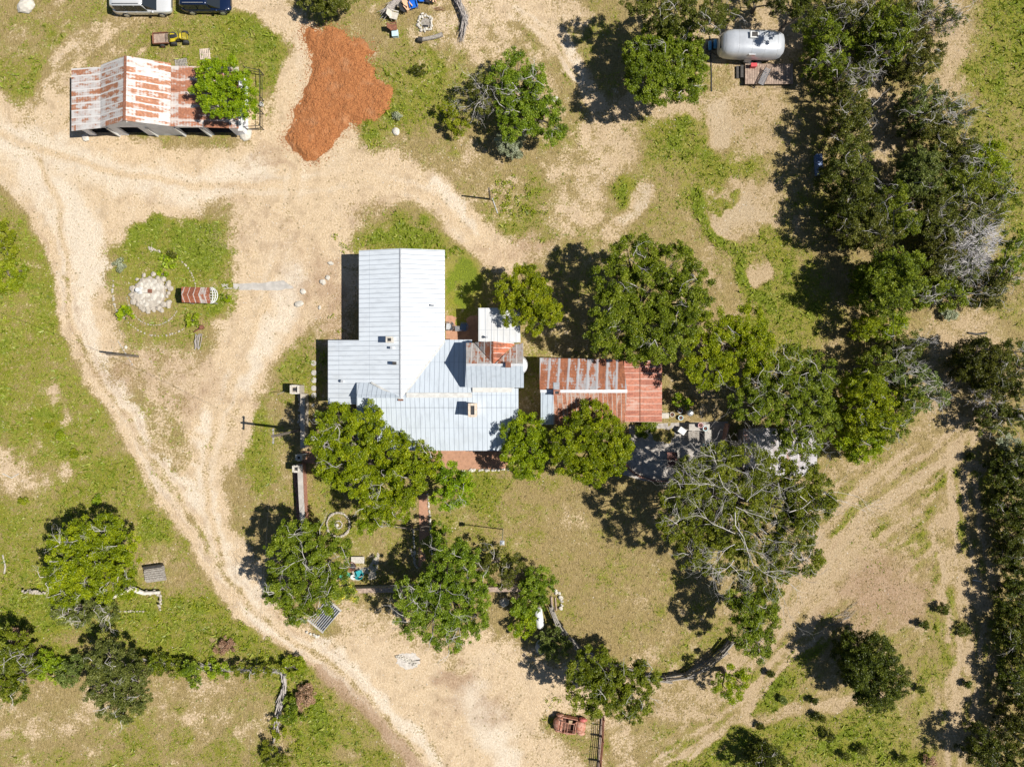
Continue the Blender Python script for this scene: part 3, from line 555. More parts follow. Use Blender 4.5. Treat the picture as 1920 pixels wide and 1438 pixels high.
roof([(189, 122), (235, 105), (233, 226), (189, 239)], pW, RB1, 'roof', barn)
roof([(235, 105), (320, 119), (319, 237), (233, 226)], pE, RB1, 'roof', barn)
roof([(320, 124), (447, 126), (447, 241), (319, 237)], pEL, RB2, 'roof', barn)
strip(P(235, 105, 4.6), P(233, 226, 4.6), .22, M_RUST, 'ridge_cap', barn)
yS = 23.30; mb = MB(); wall(mb, -39.5, -36.75, yS, 2.25, [(-38.9, -37.0, 1.95)]); wall(mb, -36.75, -30.6, yS, 2.8, [(-35.9, -34.0, 2.05)]); wall(mb, -30.6, -24.8, yS, 2.3, [(-30.5, -28.5, 1.95), (-27.9, -25.8, 1.95)])
for a_, b_, c_, z1 in [(-36.75, -33.7, -30.6, 4.5)]:
    mb.add([(a_, yS-.07, 2.8), (c_, yS-.07, 2.8), (b_, yS-.07, z1), (a_, yS+.07, 2.8), (c_, yS+.07, 2.8), (b_, yS+.07, z1)], [(0, 1, 2), (5, 4, 3), (0, 3, 4, 1), (1, 4, 5, 2), (2, 5, 3, 0)])
wall(mb, -39.5, -36.75, 28.2, 2.25); wall(mb, -36.75, -30.6, 28.2, 2.8); wall(mb, -30.6, -24.8, 28.2, 2.2)
mb.add([(-36.75, 28.13, 2.8), (-30.6, 28.13, 2.8), (-33.7, 28.13, 4.5), (-36.75, 28.27, 2.8), (-30.6, 28.27, 2.8), (-33.7, 28.27, 4.5)], [(0, 1, 2), (5, 4, 3), (0, 3, 4, 1), (1, 4, 5, 2), (2, 5, 3, 0)])
wally(mb, yS, 28.2, -39.5, 2.25); wally(mb, yS, 28.2, -24.8, 2.25); mb.build('wall', M_BLUEWALL, barn)
MB().box((-32.1, 25.8, .03), (14.4, 4.6, .04)).build('floor', M_INSHADE, barn)
for x in (-36.75, -33.2, -30.6, -28.2): MB().box((x, yS-.16, 1.05), (.14, .14, 2.1)).build('post', M_WHITE, barn)
MB().box((wx_(452, 2.1), (wy_(140, 2.1)+wy_(246, 2.1))/2, 2.1), (.55, wy_(140, 2.1)-wy_(246, 2.1), .05)).build('gutter_board', M_WHITE, barn)
MB().tube([P(221, 217, 4.0), P(238, 229, 4.3)], .05).build('roof_pipe', M_WHITE, barn)

# farmhouse
hs = empty('farmhouse', P(800, 690), LBL_H, 'house')
SA = seam_roof('house_tin_across_dim', 1, .42, (.62, .66, .70), off=.1, lw=.075); SAE = seam_roof('house_tin_across_lit', 1, .42, (.415, .44, .465), off=.1, lw=.085)  # one tin, light put into colour: sunlit east copy darker, west copy paler
SD = seam_roof('house_tin_down', 0, .42, (.50, .55, .60), off=.2, lw=.09); SC_ = seam_roof('flat_shed_tin', 0, .55, (.56, .565, .57), lw=.08, off=.3)
XR = wx_(751, 4.4); aW = plane_x(wx_(673, 3.35), 3.35, XR, 4.4); aE = plane_x(XR, 4.4, wx_(834, 3.3), 3.3)
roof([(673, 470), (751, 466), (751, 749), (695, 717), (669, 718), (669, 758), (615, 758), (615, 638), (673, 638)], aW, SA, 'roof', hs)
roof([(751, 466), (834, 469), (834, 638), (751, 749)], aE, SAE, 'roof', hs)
YR = wy_(741, 4.38); dNE = plane_y(YR, 4.36, wy_(638, 3.25), 3.25); dNW = plane_y(YR, 4.36, wy_(717, 3.45), 3.45)
dS1 = plane_y(YR, 4.36, wy_(764, 4.1), 4.1); dS2 = plane_y(wy_(764, 4.1), 4.1, wy_(845, 3.0), 3.0)
roof([(752, 745), (752, 741), (834, 637), (885, 637), (885, 741), ], dNE, SD, 'roof', hs, lift=-.02)
roof([(669, 718), (696, 716), (753, 746), (669, 746)], dNW, SD, 'roof', hs, lift=.02)
roof([(669, 741), (972, 741), (972, 764), (669, 764)], dS1, SD, 'roof', hs)
roof([(669, 764.5), (972, 764.5), (972, 845), (669, 845)], dS2, SD, 'roof', hs)
roof([(885, 728), (972, 728), (972, 741), (885, 741)], plane_y(wy_(728, 4.3), 4.3, YR, 4.36), SD, 'roof', hs, lift=-.02)
M_FLASH = simple('old_flashing', (.56, .55, .52), .7, .1, .15, 3, .005)
strip(P(762, 741, 4.38), P(885, 741, 4.38), .42, M_FLASH, 'ridge_cap', hs, lift=.05); strip(P(886, 731, 4.36), P(960, 731, 4.36), .42, M_FLASH, 'ridge_cap', hs, lift=.06)
strip(P(751, 466, 4.4), P(751, 745, 4.4), .14, M_TIN, 'ridge_cap', hs, lift=.05)
strip(onplane(753, 748, *aE), onplane(834, 639, *aE), .16, M_FLASH, 'valley_flashing', hs, lift=.03); strip(onplane(696, 717, *aW), onplane(749, 747, *aW), .16, M_FLASH, 'valley_flashing', hs, lift=.05)
MB().box(P(751.5, 750, 4.42), (.45, .14, .05)).build('ridge_end', M_RUST, hs)
# tall section with rusted north side
XB0, XB1 = wx_(874, 5), wx_(982, 5); YB = wy_(684, 6.6); yBs = wy_(727, 4.9); yBn = wy_(643, 4.9)
bS = plane_y(yBs, 4.9, YB, 6.6); bN = plane_y(YB, 6.6, yBn, 4.9)
RBZ = rust_roof('farmhouse_rusty_tin', 0, .55, 1.3, .52, zinc=(.42, .40, .38), rust=(.26, .085, .035), spot=1.8)
RRD = rust_roof('farmhouse_red_tin', 1, .45, 1.1, .70, zinc=(.48, .40, .35), rust=(.33, .10, .045), spot=1.8, seamf=.35)
roof([(874, 684), (982, 684), (982, 727), (872, 727)], bS, SD, 'roof', hs)
xg = wx_(925, 6.55); gW = plane_x(xg, 6.55, wx_(890, 5.0), 5.0); gE = plane_x(xg, 6.55, wx_(966, 5.0), 5.0)
roof([(874, 643), (891, 643), (926, 684), (874, 684)], bN, RBZ, 'roof', hs)
roof([(981, 643), (966, 646), (926, 684), (981, 684)], bN, RBZ, 'roof', hs)
roof([(890, 642), (925, 640), (925, 683)], gW, RBZ, 'roof', hs, lift=.02)
roof([(925, 640), (966, 645), (925, 683)], gE, RRD, 'roof', hs, lift=.02)
strip(P(874, 684, 6.6), P(982, 684, 6.6), .20, M_TIN, 'ridge_cap', hs, lift=.05)
mb = MB(); mb.slab([(XB0+.1, yBs+.1), (-.55, yBs+.1), (-.55, yBn-.1), (XB0+.1, yBn-.1)], 0, 4.85)
for xx in (XB0+.08, XB1-.22):
    mb.add([(xx, yBs+.1, 4.85), (xx, yBn-.1, 4.85), (xx, YB, 6.5), (xx+.1, yBs+.1, 4.85), (xx+.1, yBn-.1, 4.85), (xx+.1, YB, 6.5)], [(0, 1, 2), (5, 4, 3), (0, 3, 4, 1), (1, 4, 5, 2), (2, 5, 3, 0)])
xa, xb = wx_(890, 5)+.1, wx_(966, 5)-.1
mb.add([(xa, yBn-.1, 4.85), (xb, yBn-.1, 4.85), (xg, yBn-.1, 6.45), (xa, yBn, 4.85), (xb, yBn, 4.85), (xg, yBn, 6.45)], [(0, 1, 2), (5, 4, 3), (0, 3, 4, 1), (1, 4, 5, 2), (2, 5, 3, 0)])
# ground floor walls
AX0, AX1, AY0, AY1 = wx_(673, 3.35)+.35, wx_(834, 3.3)-.35, wy_(638, 3.3), wy_(470, 3.3)-.35
LX0, LY0 = wx_(615, 2.55)+.35, wy_(758, 2.6)+.5
mb.slab([(AX0, AY0-4), (AX1, AY0-4), (AX1, AY1), (AX0, AY1)], 0, 3.2); mb.slab([(LX0, LY0+.3), (AX0, LY0+.3), (AX0, AY0-.3), (LX0, AY0-.3)], 0, 2.45)
mb.add([(AX0, AY1-.1, 3.2), (AX1, AY1-.1, 3.2), (XR, AY1-.1, 4.25), (AX0, AY1, 3.2), (AX1, AY1, 3.2), (XR, AY1, 4.25)], [(0, 1, 2), (5, 4, 3), (0, 3, 4, 1), (1, 4, 5, 2), (2, 5, 3, 0)])
mb.slab([(wx_(669, 3.5)+.3, -2.3), (.2, -2.3), (.2, AY0-4), (wx_(669, 3.5)+.3, AY0-4)], 0, 3.5); mb.slab([(-6., AY0-4), (XB0, AY0-4), (XB0, AY0-.35), (-6., AY0-.35)], 0, 3.1)
mb.build('wall', M_WALLW, hs)
MB().slab([(-13.4, -5.9), (.3, -5.9), (.3, -2.3), (-13.4, -2.3)], 0, .14).build('porch_floor', M_TERRA, hs)
for i in range(6): MB().box((-13.2+i*2.65, -5.7, 1.5), (.13, .13, 2.9)).build('porch_post', M_WHITE, hs)
# windows and a door on the walls
def window(parent, c, wd, ht, ax='x'):
    d = (wd, .06, ht) if ax == 'x' else (.06, wd, ht); f = MB()
    for s in (-1, 1):
        if ax == 'x': f.box((c[0]+s*wd/2, c[1], c[2]), (.07, .09, ht+.07)); f.box((c[0], c[1], c[2]+s*ht/2), (wd, .085, .07))
        else: f.box((c[0], c[1]+s*wd/2, c[2]), (.09, .07, ht+.07)); f.box((c[0], c[1], c[2]+s*ht/2), (.085, wd, .07))
    o = f.build('window', M_WHITE, parent); MB().box(c, (wd-.07, .05, ht-.07) if ax == 'x' else (.05, wd-.07, ht-.07)).build('pane', M_GLASS, o)
for y in (10., 7.5, 5.2): window(hs, (AX0-.03, y, 1.6), 1.0, 1.3, 'y'); window(hs, (AX1+.03, y+.3, 1.6), 1.0, 1.3, 'y')
window(hs, (-9.7, AY1+.03, 1.6), 1.1, 1.3); window(hs, (-11, -2.33, 1.6), 1., 1.3); window(hs, (-3, -2.33, 1.6), 1., 1.3)
MB().box((-7, -2.34, 1.05), (.95, .06, 2.1)).build('door', M_TEAL, hs)
# chimneys and vents
def chimney(name, px, py, h, z0, sx, sy, m, cap=True, parent=hs):
    c = P(px, py, h); mb = MB(); mb.box((c.x, c.y, (z0+h)/2), (sx, sy, h-z0)); o = mb.build(name, m, parent)
    if cap:
        k = MB(); t = .13 if sx < .6 else .2
        for s in (-1, 1): k.box((c.x+s*(sx/2-t/2+.04), c.y, h+.06), (t, sy+.08, .12)); k.box((c.x, c.y+s*(sy/2-t/2+.04), h+.06), (sx-2*t+.06, t, .12))
        k.build('chimney_rim', m, o); MB().box((c.x, c.y, h+.02), (sx-2*t+.06, sy-2*t+.06, .03)).build('flue_shade', M_BLACK, o)  # black plate paints the shade down the chimney hole
    return o
M_CHIM = simple('chimney_stone', (.58, .45, .33), .9, 0, .25, 3, .02, col2=(.66, .60, .52))
chimney('chimney', 886, 769, 5.6, 3.5, .66, 1.1, M_CHIM); chimney('chimney', 730, 637, 5.0, 3.8, .5, .46, M_WSTONE)
def vent(px, py, h, z0, r, m, bx=False):
    c = P(px, py, h)
    (MB().box((c.x, c.y, (h+z0)/2), (r*2, r*2, h-z0)) if bx else MB().lathe((c.x, c.y, 0), [(r, z0), (r, h-.08), (r*1.6, h-.06), (r*1.6, h)], 10)).build('roof_vent', m, hs)
vent(733.5, 652, 4.6, 3.8, .10, M_TIN, True); vent(738.5, 681, 4.9, 3.9, .13, M_DARKMETAL, True); vent(641, 715, 3.3, 2.6, .08, M_TIN); vent(812, 572, 4.2, 3.4, .05, M_TIN); vent(953, 684, 7.0, 6.0, .22, M_RUST, True)
# flat shed roof at the back
shd = empty('annex', P(936, 610), 'small white flat roofed annex in the shade of the leaning tree behind the farmhouse', 'annex')
cP = plane_y(wy_(577, 3.2), 3.2, wy_(641, 2.9), 2.9); roof([(897, 577.5), (975, 577.5), (976, 642), (897, 642)], cP, SC_, 'roof', shd)
MB().slab([(wx_(897, 3.1)+.25, wy_(640, 3)), (wx_(975, 3.1)-.25, wy_(640, 3)), (wx_(975, 3.1)-.25, wy_(577, 3.1)-.25), (wx_(897, 3.1)+.25, wy_(577, 3.1)-.25)], 0, 2.85).build('wall', M_WALLW, shd)
c = P(913, 632, 3.5); MB().lathe((c.x, c.y, 0), [(.07, 2.9), (.07, 3.4), (.12, 3.42), (.12, 3.5)], 10).build('roof_vent', M_TIN, shd)
tk = MB().lathe((.46, 1.62, 0), [(.93, 0), (.93, 3.9), (.80, 4.05), (.2, 4.25)], 28).build('water_tank', M_TIN); tag(tk, 'round zinc water tank tucked against the east end of the farmhouse', 'water tank')

# rusty east house
eh = empty('cottage', P(1095, 735), 'cottage with rust banded ridged tin roof and a red lean-to at its right end', 'house')
yr = wy_(733, 4.2); eN = plane_y(yr, 4.2, wy_(671, 2.8), 2.8); eS = plane_y(yr, 4.2, -3.6, 2.8)
REH = rust_roof('cottage_tin_banded', 0, .86, 9., .60, zinc=(.40, .40, .41), rust=(.25, .09, .042), dark=(.16, .055, .03), seamc=(.38, .38, .40), seamw=.16, slant=-.10, seamf=.75)
REH2 = rust_roof('cottage_tin_red', 0, .40, 3., .63, zinc=(.42, .33, .28), rust=(.30, .12, .065), seamc=(.42, .34, .30), seamw=.12, slant=.10, seamf=.5)
REH3 = rust_roof('cottage_leanto_tin', 1, .55, 2.6, .68, zinc=(.46, .28, .22), rust=(.31, .115, .07), dark=(.24, .075, .045), seamc=(.52, .38, .32), seamw=.07, seamf=.8)
roof([(1012, 671), (1168, 674), (1176, 733), (1012, 733)], eN, REH, 'roof', eh)
roof([(1014, 733), (1038, 733), (1038, 796), (1014, 796)], eS, seam_roof('cottage_blue_tin', 0, .42, (.46, .52, .58), off=.5), 'roof', eh)
roof([(1038, 733), (1176, 733), (1171, 794), (1038, 796)], eS, REH2, 'roof', eh)
strip(P(1013, 733.5, 4.2), P(1176, 733.5, 4.2), .26, M_TIN, 'ridge_cap', eh, lift=.05)
eL = plane_x(wx_(1168, 2.75), 2.75, wx_(1241, 2.25), 2.25); roof([(1170, 675), (1241, 677), (1241, 791), (1172, 791)], eL, REH3, 'roof', eh, lift=.04)
strip(onplane(1200, 677, *eL), onplane(1200, 790, *eL), .06, M_RUST, 'lap_seam', eh, lift=.08)
mb = MB(); mb.slab([(2.8, -3.3), (9.7, -3.3), (9.7, 2.0), (2.8, 2.0)], 0, 2.75)
for xx in (2.8, 9.6): mb.add([(xx, -3.3, 2.75), (xx, 2.0, 2.75), (xx, yr, 4.05), (xx+.1, -3.3, 2.75), (xx+.1, 2., 2.75), (xx+.1, yr, 4.05)], [(0, 1, 2), (5, 4, 3), (0, 3, 4, 1), (1, 4, 5, 2), (2, 5, 3, 0)])
mb.build('wall', M_WALLW, eh); window(eh, (2.77, -1, 1.6), 1, 1.2, 'y'); window(eh, (6, 2.03, 1.6), 1, 1.2); window(eh, (6, -3.33, 1.6), 1, 1.2)
for y in (-3.2, -.6, 1.9): MB().box((13.3, y, 1.1), (.12, .12, 2.2)).build('post', M_GREYWOOD, eh)
ch = chimney('chimney', 1044, 736, 4.9, 3.8, .5, .42, M_BRICK, True, eh)
roof([(1037.5, 717), (1049, 717), (1049, 730), (1037.5, 730)], eN, M_TIN, 'flashing', eh, lift=.06)

# old shed under the oaks
sh = empty('shed', P(1460, 848), 'old shed with whitish rust stained tin roof half hidden beneath oak limbs', 'shed')
RSH = rust_roof('shed_tin', 0, .6, 2., .40, zinc=(.45, .43, .44), rust=(.30, .17, .13), spot=1.6, seamf=.5)
ys = wy_(846, 3.); roof([(1394, 803), (1531, 803), (1532, 846), (1394, 846)], plane_y(ys, 3., wy_(803, 2.3), 2.3), RSH, 'roof', sh)
roof([(1394, 846), (1532, 846), (1532, 893), (1394, 893)], plane_y(ys, 3., wy_(893, 2.3), 2.3), RSH, 'roof', sh)
mb = MB(); mb.slab([(21.2, -8.1), (27.2, -8.1), (27.2, -4.3), (21.2, -4.3)], 0, 2.2); mb.build('wall', M_PLANK, sh)

# ------------------------------------------------------------------ ranch things
def people_none(): pass
# well house with stone terrace and garden rings
def ring_pts(cx, cy, rx, ry, a0, a1, n): return [(cx+rx*math.cos(R(a)), cy-ry*math.sin(R(a))) for a in np.linspace(a0, a1, n)]
def stone_row(pts, r, label, cat='stone edging', name='stone_edging', h=.12, dens=1.5, m=M_STONE, jit=.25, group=None, wd=1):
    rnd = random.Random(len(label)*7+int(pts[0][0])); b0 = P(*pts[0]); o = empty(name, b0, label, cat, group)
    for (x0, y0), (x1, y1) in zip(pts[:-1], pts[1:]):
        a, b = P(x0, y0), P(x1, y1); L = (b-a).length; n = max(1, int(L/(r*dens)))
        for i in range(n):
            for q in range(wd):
                p = a.lerp(b, (i+rnd.random()*.7)/n)+Vector((rnd.uniform(-1, 1), rnd.uniform(-1, 1), 0))*r*jit*(1+1.6*(wd-1))
                MB().rock((p.x-b0.x, p.y-b0.y, h*.5+(rnd.uniform(0, h) if wd > 1 else 0)), r*rnd.uniform(.6, 1.25), .7, rnd).build('stone', m, o)
    return o
tr = empty('stone_terrace', P(287, 550), 'round raised terrace of pale flagstones with ragged stone rim', 'terrace')
mb = MB(); rnd = random.Random(3); c0 = P(283, 550)
mb.lathe((c0.x, c0.y, 0), [(1.45, 0), (1.42, .32), (1.3, .36)], 26); mb.build('slab', M_STONE, tr)
mb = MB()
for i in range(46):
    a = rnd.uniform(0, 6.283); rr = 1.3*math.sqrt(rnd.random()); MB().rock((c0.x+rr*math.cos(a), c0.y+rr*math.sin(a), .345), rnd.uniform(.16, .32), rnd.uniform(.14, .3), rnd, 1).build('flagstone', M_WSTONE, tr)
for i in range(40):
    a = i/40*6.283+rnd.uniform(-.1, .1); rr = 1.45+rnd.uniform(-.25, .35); MB().rock((c0.x+rr*math.cos(a)+ (.25 if math.cos(a) > .3 else 0), c0.y+rr*math.sin(a)-(.2 if math.sin(a) < -.3 else 0), .22), rnd.uniform(.17, .40), .5, rnd).build('rim_stone', M_STONE, tr)
fn = empty('hand_pump', P(266, 546), 'white hand pump basin standing on the round stone terrace', 'pump'); c = P(264, 545, .4)
MB().lathe((c.x, c.y, 0), [(.30, .34), (.34, .5), (.2, .62), (.16, .95), (.2, 1.0)], 14).build('pump_body', M_WHITE, fn)
MB().box((c.x+.55, c.y-.05, .5), (.7, .38, .3)).build('basin', M_WSTONE, fn, bevel=.04); MB().box((c.x+.95, c.y-.08, .6), (.3, .34, .22)).build('bucket', M_RUST, fn)
wl = empty('arbour', P(372, 553), 'little garden arbour with rust red gable top and white slatted rounded end', 'arbour')
RW = rust_roof('arbour_tin', 0, .5, 2., .66, zinc=(.5, .46, .42), rust=(.26, .085, .04), seamw=.07)
y2 = wy_(552.5, 2.7); w1 = plane_y(y2, 2.7, wy_(537, 2.1), 2.1); w2 = plane_y(y2, 2.7, wy_(569, 2.1), 2.1)
roof([(340, 538), (392, 539), (393, 552.5), (340, 551)], w1, RW, 'roof', wl); roof([(340, 551), (393, 552.5), (394, 569), (341, 567)], w2, RW, 'roof', wl)
for x in (344, 390):
    for y in (541, 565): c = P(x, y, 2.); MB().box((c.x, c.y, 1.), (.1, .1, 2.)).build('post', M_GREYWOOD, wl)
mb = MB()
for i in range(9):
    a = -80+i*20; p = [P(394+14*math.cos(R(a))*t, 554-15*math.sin(R(a))*(1 if t else 1), 2.1-.1*t) for t in (0, 1)]; mb.tube(p, .035)
for t in (.35, .7, 1.): mb.tube([P(394+14*t*math.cos(R(a)), 554-15*math.sin(R(a)), 2.15) for a in range(-85, 86, 17)], .04)
mb.build('slats', M_WHITE, wl)
ELB = 'stones edging the round garden, '
stone_row(ring_pts(290, 545, 78, 88, 168, 212, 14), .14, 'curved row of rough grey rocks on the outer left rim of the round garden')
stone_row(ring_pts(300, 552, 80, 78, 212, 318, 24), .11, 'long outer arc of pale edging rocks below the flagstone terrace')
stone_row(ring_pts(290, 548, 52, 62, 190, 325, 20), .09, 'inner arc of small edging rocks curling under the flagstone terrace')
stone_row(ring_pts(300, 548, 68, 72, 5, 55, 10), .08, 'short arc of edging rocks running up from the little arbour')
stone_row([(280, 466), (305, 473)], .12, 'short heap of loose rocks in the grass above the flagstone terrace', wd=2)
stone_row([(222, 640), (238, 665), (250, 685)], .09, 'scatter of small white stones beside the leaning pole on the left track')
# flagstone path strip
def patch(name, pts, m, label, z=.03, th=.08, cat=None, kind='structure', jag=0):
    q = []
    rnd = random.Random(len(pts)+int(pts[0][0]))
    for i in range(len(pts)):
        a, b = pts[i], pts[(i+1) % len(pts)]
        q.append(a)
        if jag:
            for t in (.25, .5, .75): q.append((a[0]+(b[0]-a[0])*t+rnd.uniform(-jag, jag), a[1]+(b[1]-a[1])*t+rnd.uniform(-jag, jag)))
    v = [P(x, y, 0)+Vector((0, 0, z)) for x, y in q]
    a = sum(v[i].x*v[(i+1) % len(v)].y-v[(i+1) % len(v)].x*v[i].y for i in range(len(v)))
    if a < 0: v = v[::-1]
    o = MB().prism(v, th).build(name, m); return tag(o, label, cat, kind=kind)
patch('concrete_path', [(415, 533), (440, 532), (470, 531), (500, 530), (532, 526), (551, 540), (520, 545), (490, 544), (460, 544), (418, 542)], M_CONC, 'worn concrete strip path leading from the round garden', jag=1.2)
patch('terracotta_patio', [(836, 592), (896, 592), (896, 640), (836, 640)], M_TERRA, 'small terracotta patio between farmhouse and annex')
patch('porch_apron', [(790, 838), (952, 838), (952, 879), (790, 881)], M_TERRA, 'terracotta apron along the farmhouse porch')
patch('garden_path', [(786, 925), (800, 925), (805, 1000), (806, 1062), (784, 1062), (786, 1000)], M_TERRA, 'narrow brick coloured garden path', jag=1)
patch('side_walk', [(566, 846), (596, 846), (600, 868), (566, 870)], M_TERRA, 'short brick walk inside the yard gate', jag=1)
M_PATIO = simple('patio_concrete', (.42, .38, .34), .9, 0, .2, 2, .015, col2=(.28, .25, .22))
patch('back_patio', [(1180, 797), (1250, 793), (1365, 790), (1362, 850), (1320, 890), (1250, 905), (1205, 901), (1168, 890), (1176, 850)], M_PATIO, 'grey concrete patio behind the cottage')
patch('stone_patio', [(656, 1030), (702, 1026), (712, 1040), (705, 1085), (662, 1088), (656, 1050)], M_STONE, 'flagstone sitting patch in the front yard', jag=1.5)
M_EARTHW = simple('pale_rubble_ground', (.56, .51, .45), 1, 0, .2, 4, .03)
for i, (x, y, rx, ry, l) in enumerate([(765, 1238, 25, 17, 'patch of pale crushed limestone by the garden tree')]):
    patch('crushed_stone', [(x+rx*math.cos(a)*random.uniform(.8, 1.1), y+ry*math.sin(a)*random.uniform(.8, 1.1)) for a in np.linspace(0, 6.1, 14)], M_EARTHW, l, jag=2)
stone_row([(746, 1228), (782, 1246)], .09, 'loose white rubble piled on the pale patch below the garden tree', wd=5, m=M_WSTONE, h=.1)
brick_edge = MB()
for a in np.linspace(200, 320, 40):
    p = P(1243+76*math.cos(R(a)), 850-52*math.sin(R(a))); brick_edge.box((p.x, p.y, .15), (.22, .12, .3), rz=R(a+90))
tag(brick_edge.build('brick_curb', M_BRICK), 'curved red brick curb around the lower rim of the back patio', 'curb')
# stone edgings of porch and garden path
stone_row([(865, 883), (900, 881), (960, 880)], .17, 'row of whitish boulders along the porch apron', m=M_WSTONE)
stone_row([(802, 925), (806, 965), (808, 1010), (810, 1040)], .12, 'pale rock edging on the right side of the garden path', m=M_WSTONE)
stone_row([(775, 990), (777, 1030), (778, 1060)], .12, 'pale rock edging on the left side of the garden path', m=M_WSTONE)
stone_row([(770, 1028), (782, 1065)], .1, 'loose rocks beside the shaded foot of the garden path', m=M_STONE, wd=2)
rg = empty('stone_ring_bed', P(635, 983), 'round flower bed ringed by a low wall of grey rocks', 'flower bed')
mb = MB(); rnd = random.Random(9)
for a in np.linspace(0, 6.283, 44): c = P(635, 983); MB().rock((c.x+1.08*math.cos(a), c.y+1.12*math.sin(a), .15), rnd.uniform(.1, .17), 1., rnd).build('ring_stone', M_STONE, rg)
c = P(635, 983)
for a in np.linspace(0, 6.283, 14): MB().rock((c.x+.35*math.cos(a), c.y+.35*math.sin(a), .1), .09, 1, rnd).build('inner_stone', M_WSTONE, rg)
MB().rock((c.x-.1, c.y-.05, .2), .2, .8, rnd).build('centre_stone', M_WSTONE, rg)
# boundary wall
def wallrun(name, pts, wd, h, m, label, capm=None):
    a_, b_ = P(*pts[0]), P(*pts[-1]); o = empty(name, a_, label, 'wall'); mb = MB(); cp = MB()
    for p0, p1 in zip(pts[:-1], pts[1:]):
        a, b = P(*p0)-a_, P(*p1)-a_; d = (b-a); n = Vector((-d.y, d.x, 0)).normalized()*wd/2
        mb.prism([a+n+Vector((0, 0, h)), a-n+Vector((0, 0, h)), b-n+Vector((0, 0, h)), b+n+Vector((0, 0, h))], h)
        n2 = n*1.12; cp.prism([a+n2+Vector((0, 0, h+.07)), a-n2+Vector((0, 0, h+.07)), b-n2+Vector((0, 0, h+.07)), b+n2+Vector((0, 0, h+.07))], .067)
    mb.build('wall_body', m, o); cp.build('coping', capm or M_CONC, o); return o
wallrun('yard_wall', [(570, 868), (572, 920), (577, 1004)], .42, 1.2, M_BRICK, 'straight yard wall with pale concrete coping below the gate')
wallrun('yard_wall', [(575, 738), (575, 800), (575, 838)], .36, 1.2, M_STONE, 'shaded stretch of yard wall above the gate beside the power pole', M_STONE)
wallrun('front_wall', [(664, 1102), (740, 1100), (820, 1100)], .38, .9, M_STONE, 'low stone wall running along the lower edge of the front yard', M_PLANK)
wallrun('front_wall', [(884, 1100), (940, 1099), (985, 1099)], .38, .9, M_STONE, 'dark end piece of the low front wall beyond the garden tree', M_PLANK)
M_DRIED = simple('dried_brick_flowerbed', (.36, .19, .14), .95, 0, .35, 6, .02)
bpl = P(557, 880); bp = empty('brick_pile', bpl, 'long row of stacked broken bricks along the outer foot of the yard wall', 'brick pile'); rnd = random.Random(12)
for i in range(98): p = P(556+rnd.uniform(-3, 3)+(i/98)*5, 880+i*.98)-bpl; MB().box((p.x, p.y, .1+rnd.random()*.1), (.24, .12, .12), rz=rnd.uniform(0, 3)).build('brick', M_DRIED, bp)
def pillar(px, py, label, s=.7, h=1.5):
    o = empty('stone_pillar', P(px, py), label, 'pillar'); MB().box((0, 0, h/2), (s, s, h)).build('shaft', M_STONE, o, bevel=.03)
    k = MB()
    for a in range(4):
        k.box((s*.42*math.cos(a*math.pi/2), s*.42*math.sin(a*math.pi/2), h+.12), (.16, s*.98, .24) if a % 2 == 0 else (s*.68, .16, .24))
    k.build('cap', M_WSTONE, o); MB().box((0, 0, h+.03), (s*.5, s*.4, .04)).build('hollow', M_BLACK, o)  # the hollow's shade is painted as a black plate
pillar(563, 730, 'hollow topped stone pillar at the upper end of the yard wall', .8); pillar(565, 875, 'square stone gate pillar at the head of the straight coped wall', .6, 1.4)
pillar(569, 855, 'small stone gate pillar with table like cap just above the gate gap', .5, 1.2)
gt = empty('garden_gate', P(570, 850), 'small pale gate frame standing in the yard wall gap', 'gate')
for s in (-1, 1): MB().box((s*.28, 0, .6), (.07, .07, 1.2)).build('gate_post', M_WHITE, gt)
mb = MB(); 
for z in (.25, .6, 1.1): mb.box((0, 0, z), (.5, .04, .06))
mb.build('rails', M_WHITE, gt)
stone_row([(561, 735), (566, 760), (562, 800)], .2, 'rough boulders heaped beside the shaded yard wall', m=M_STONE, wd=2, h=.2)
stone_row([(588, 760), (590, 795)], .22, 'flat stepping stones in the shade beside the farmhouse corner', dens=2.6, m=M_WSTONE, h=.05)
for i, y in enumerate((680, 698, 712, 727, 740)):
    c = P(589+random.uniform(-1, 1), y+1); tag(MB().lathe((c.x, c.y, 0), [(.27, 0), (.27, .06), (.25, .07)], 10).build('stepping_stone', M_CONC), ['top', 'second', 'middle', 'fourth', 'bottom'][i]+' grey stepping stone of the line beside the farmhouse west wall', 'stepping stone', 'stepping stones west of the farmhouse')
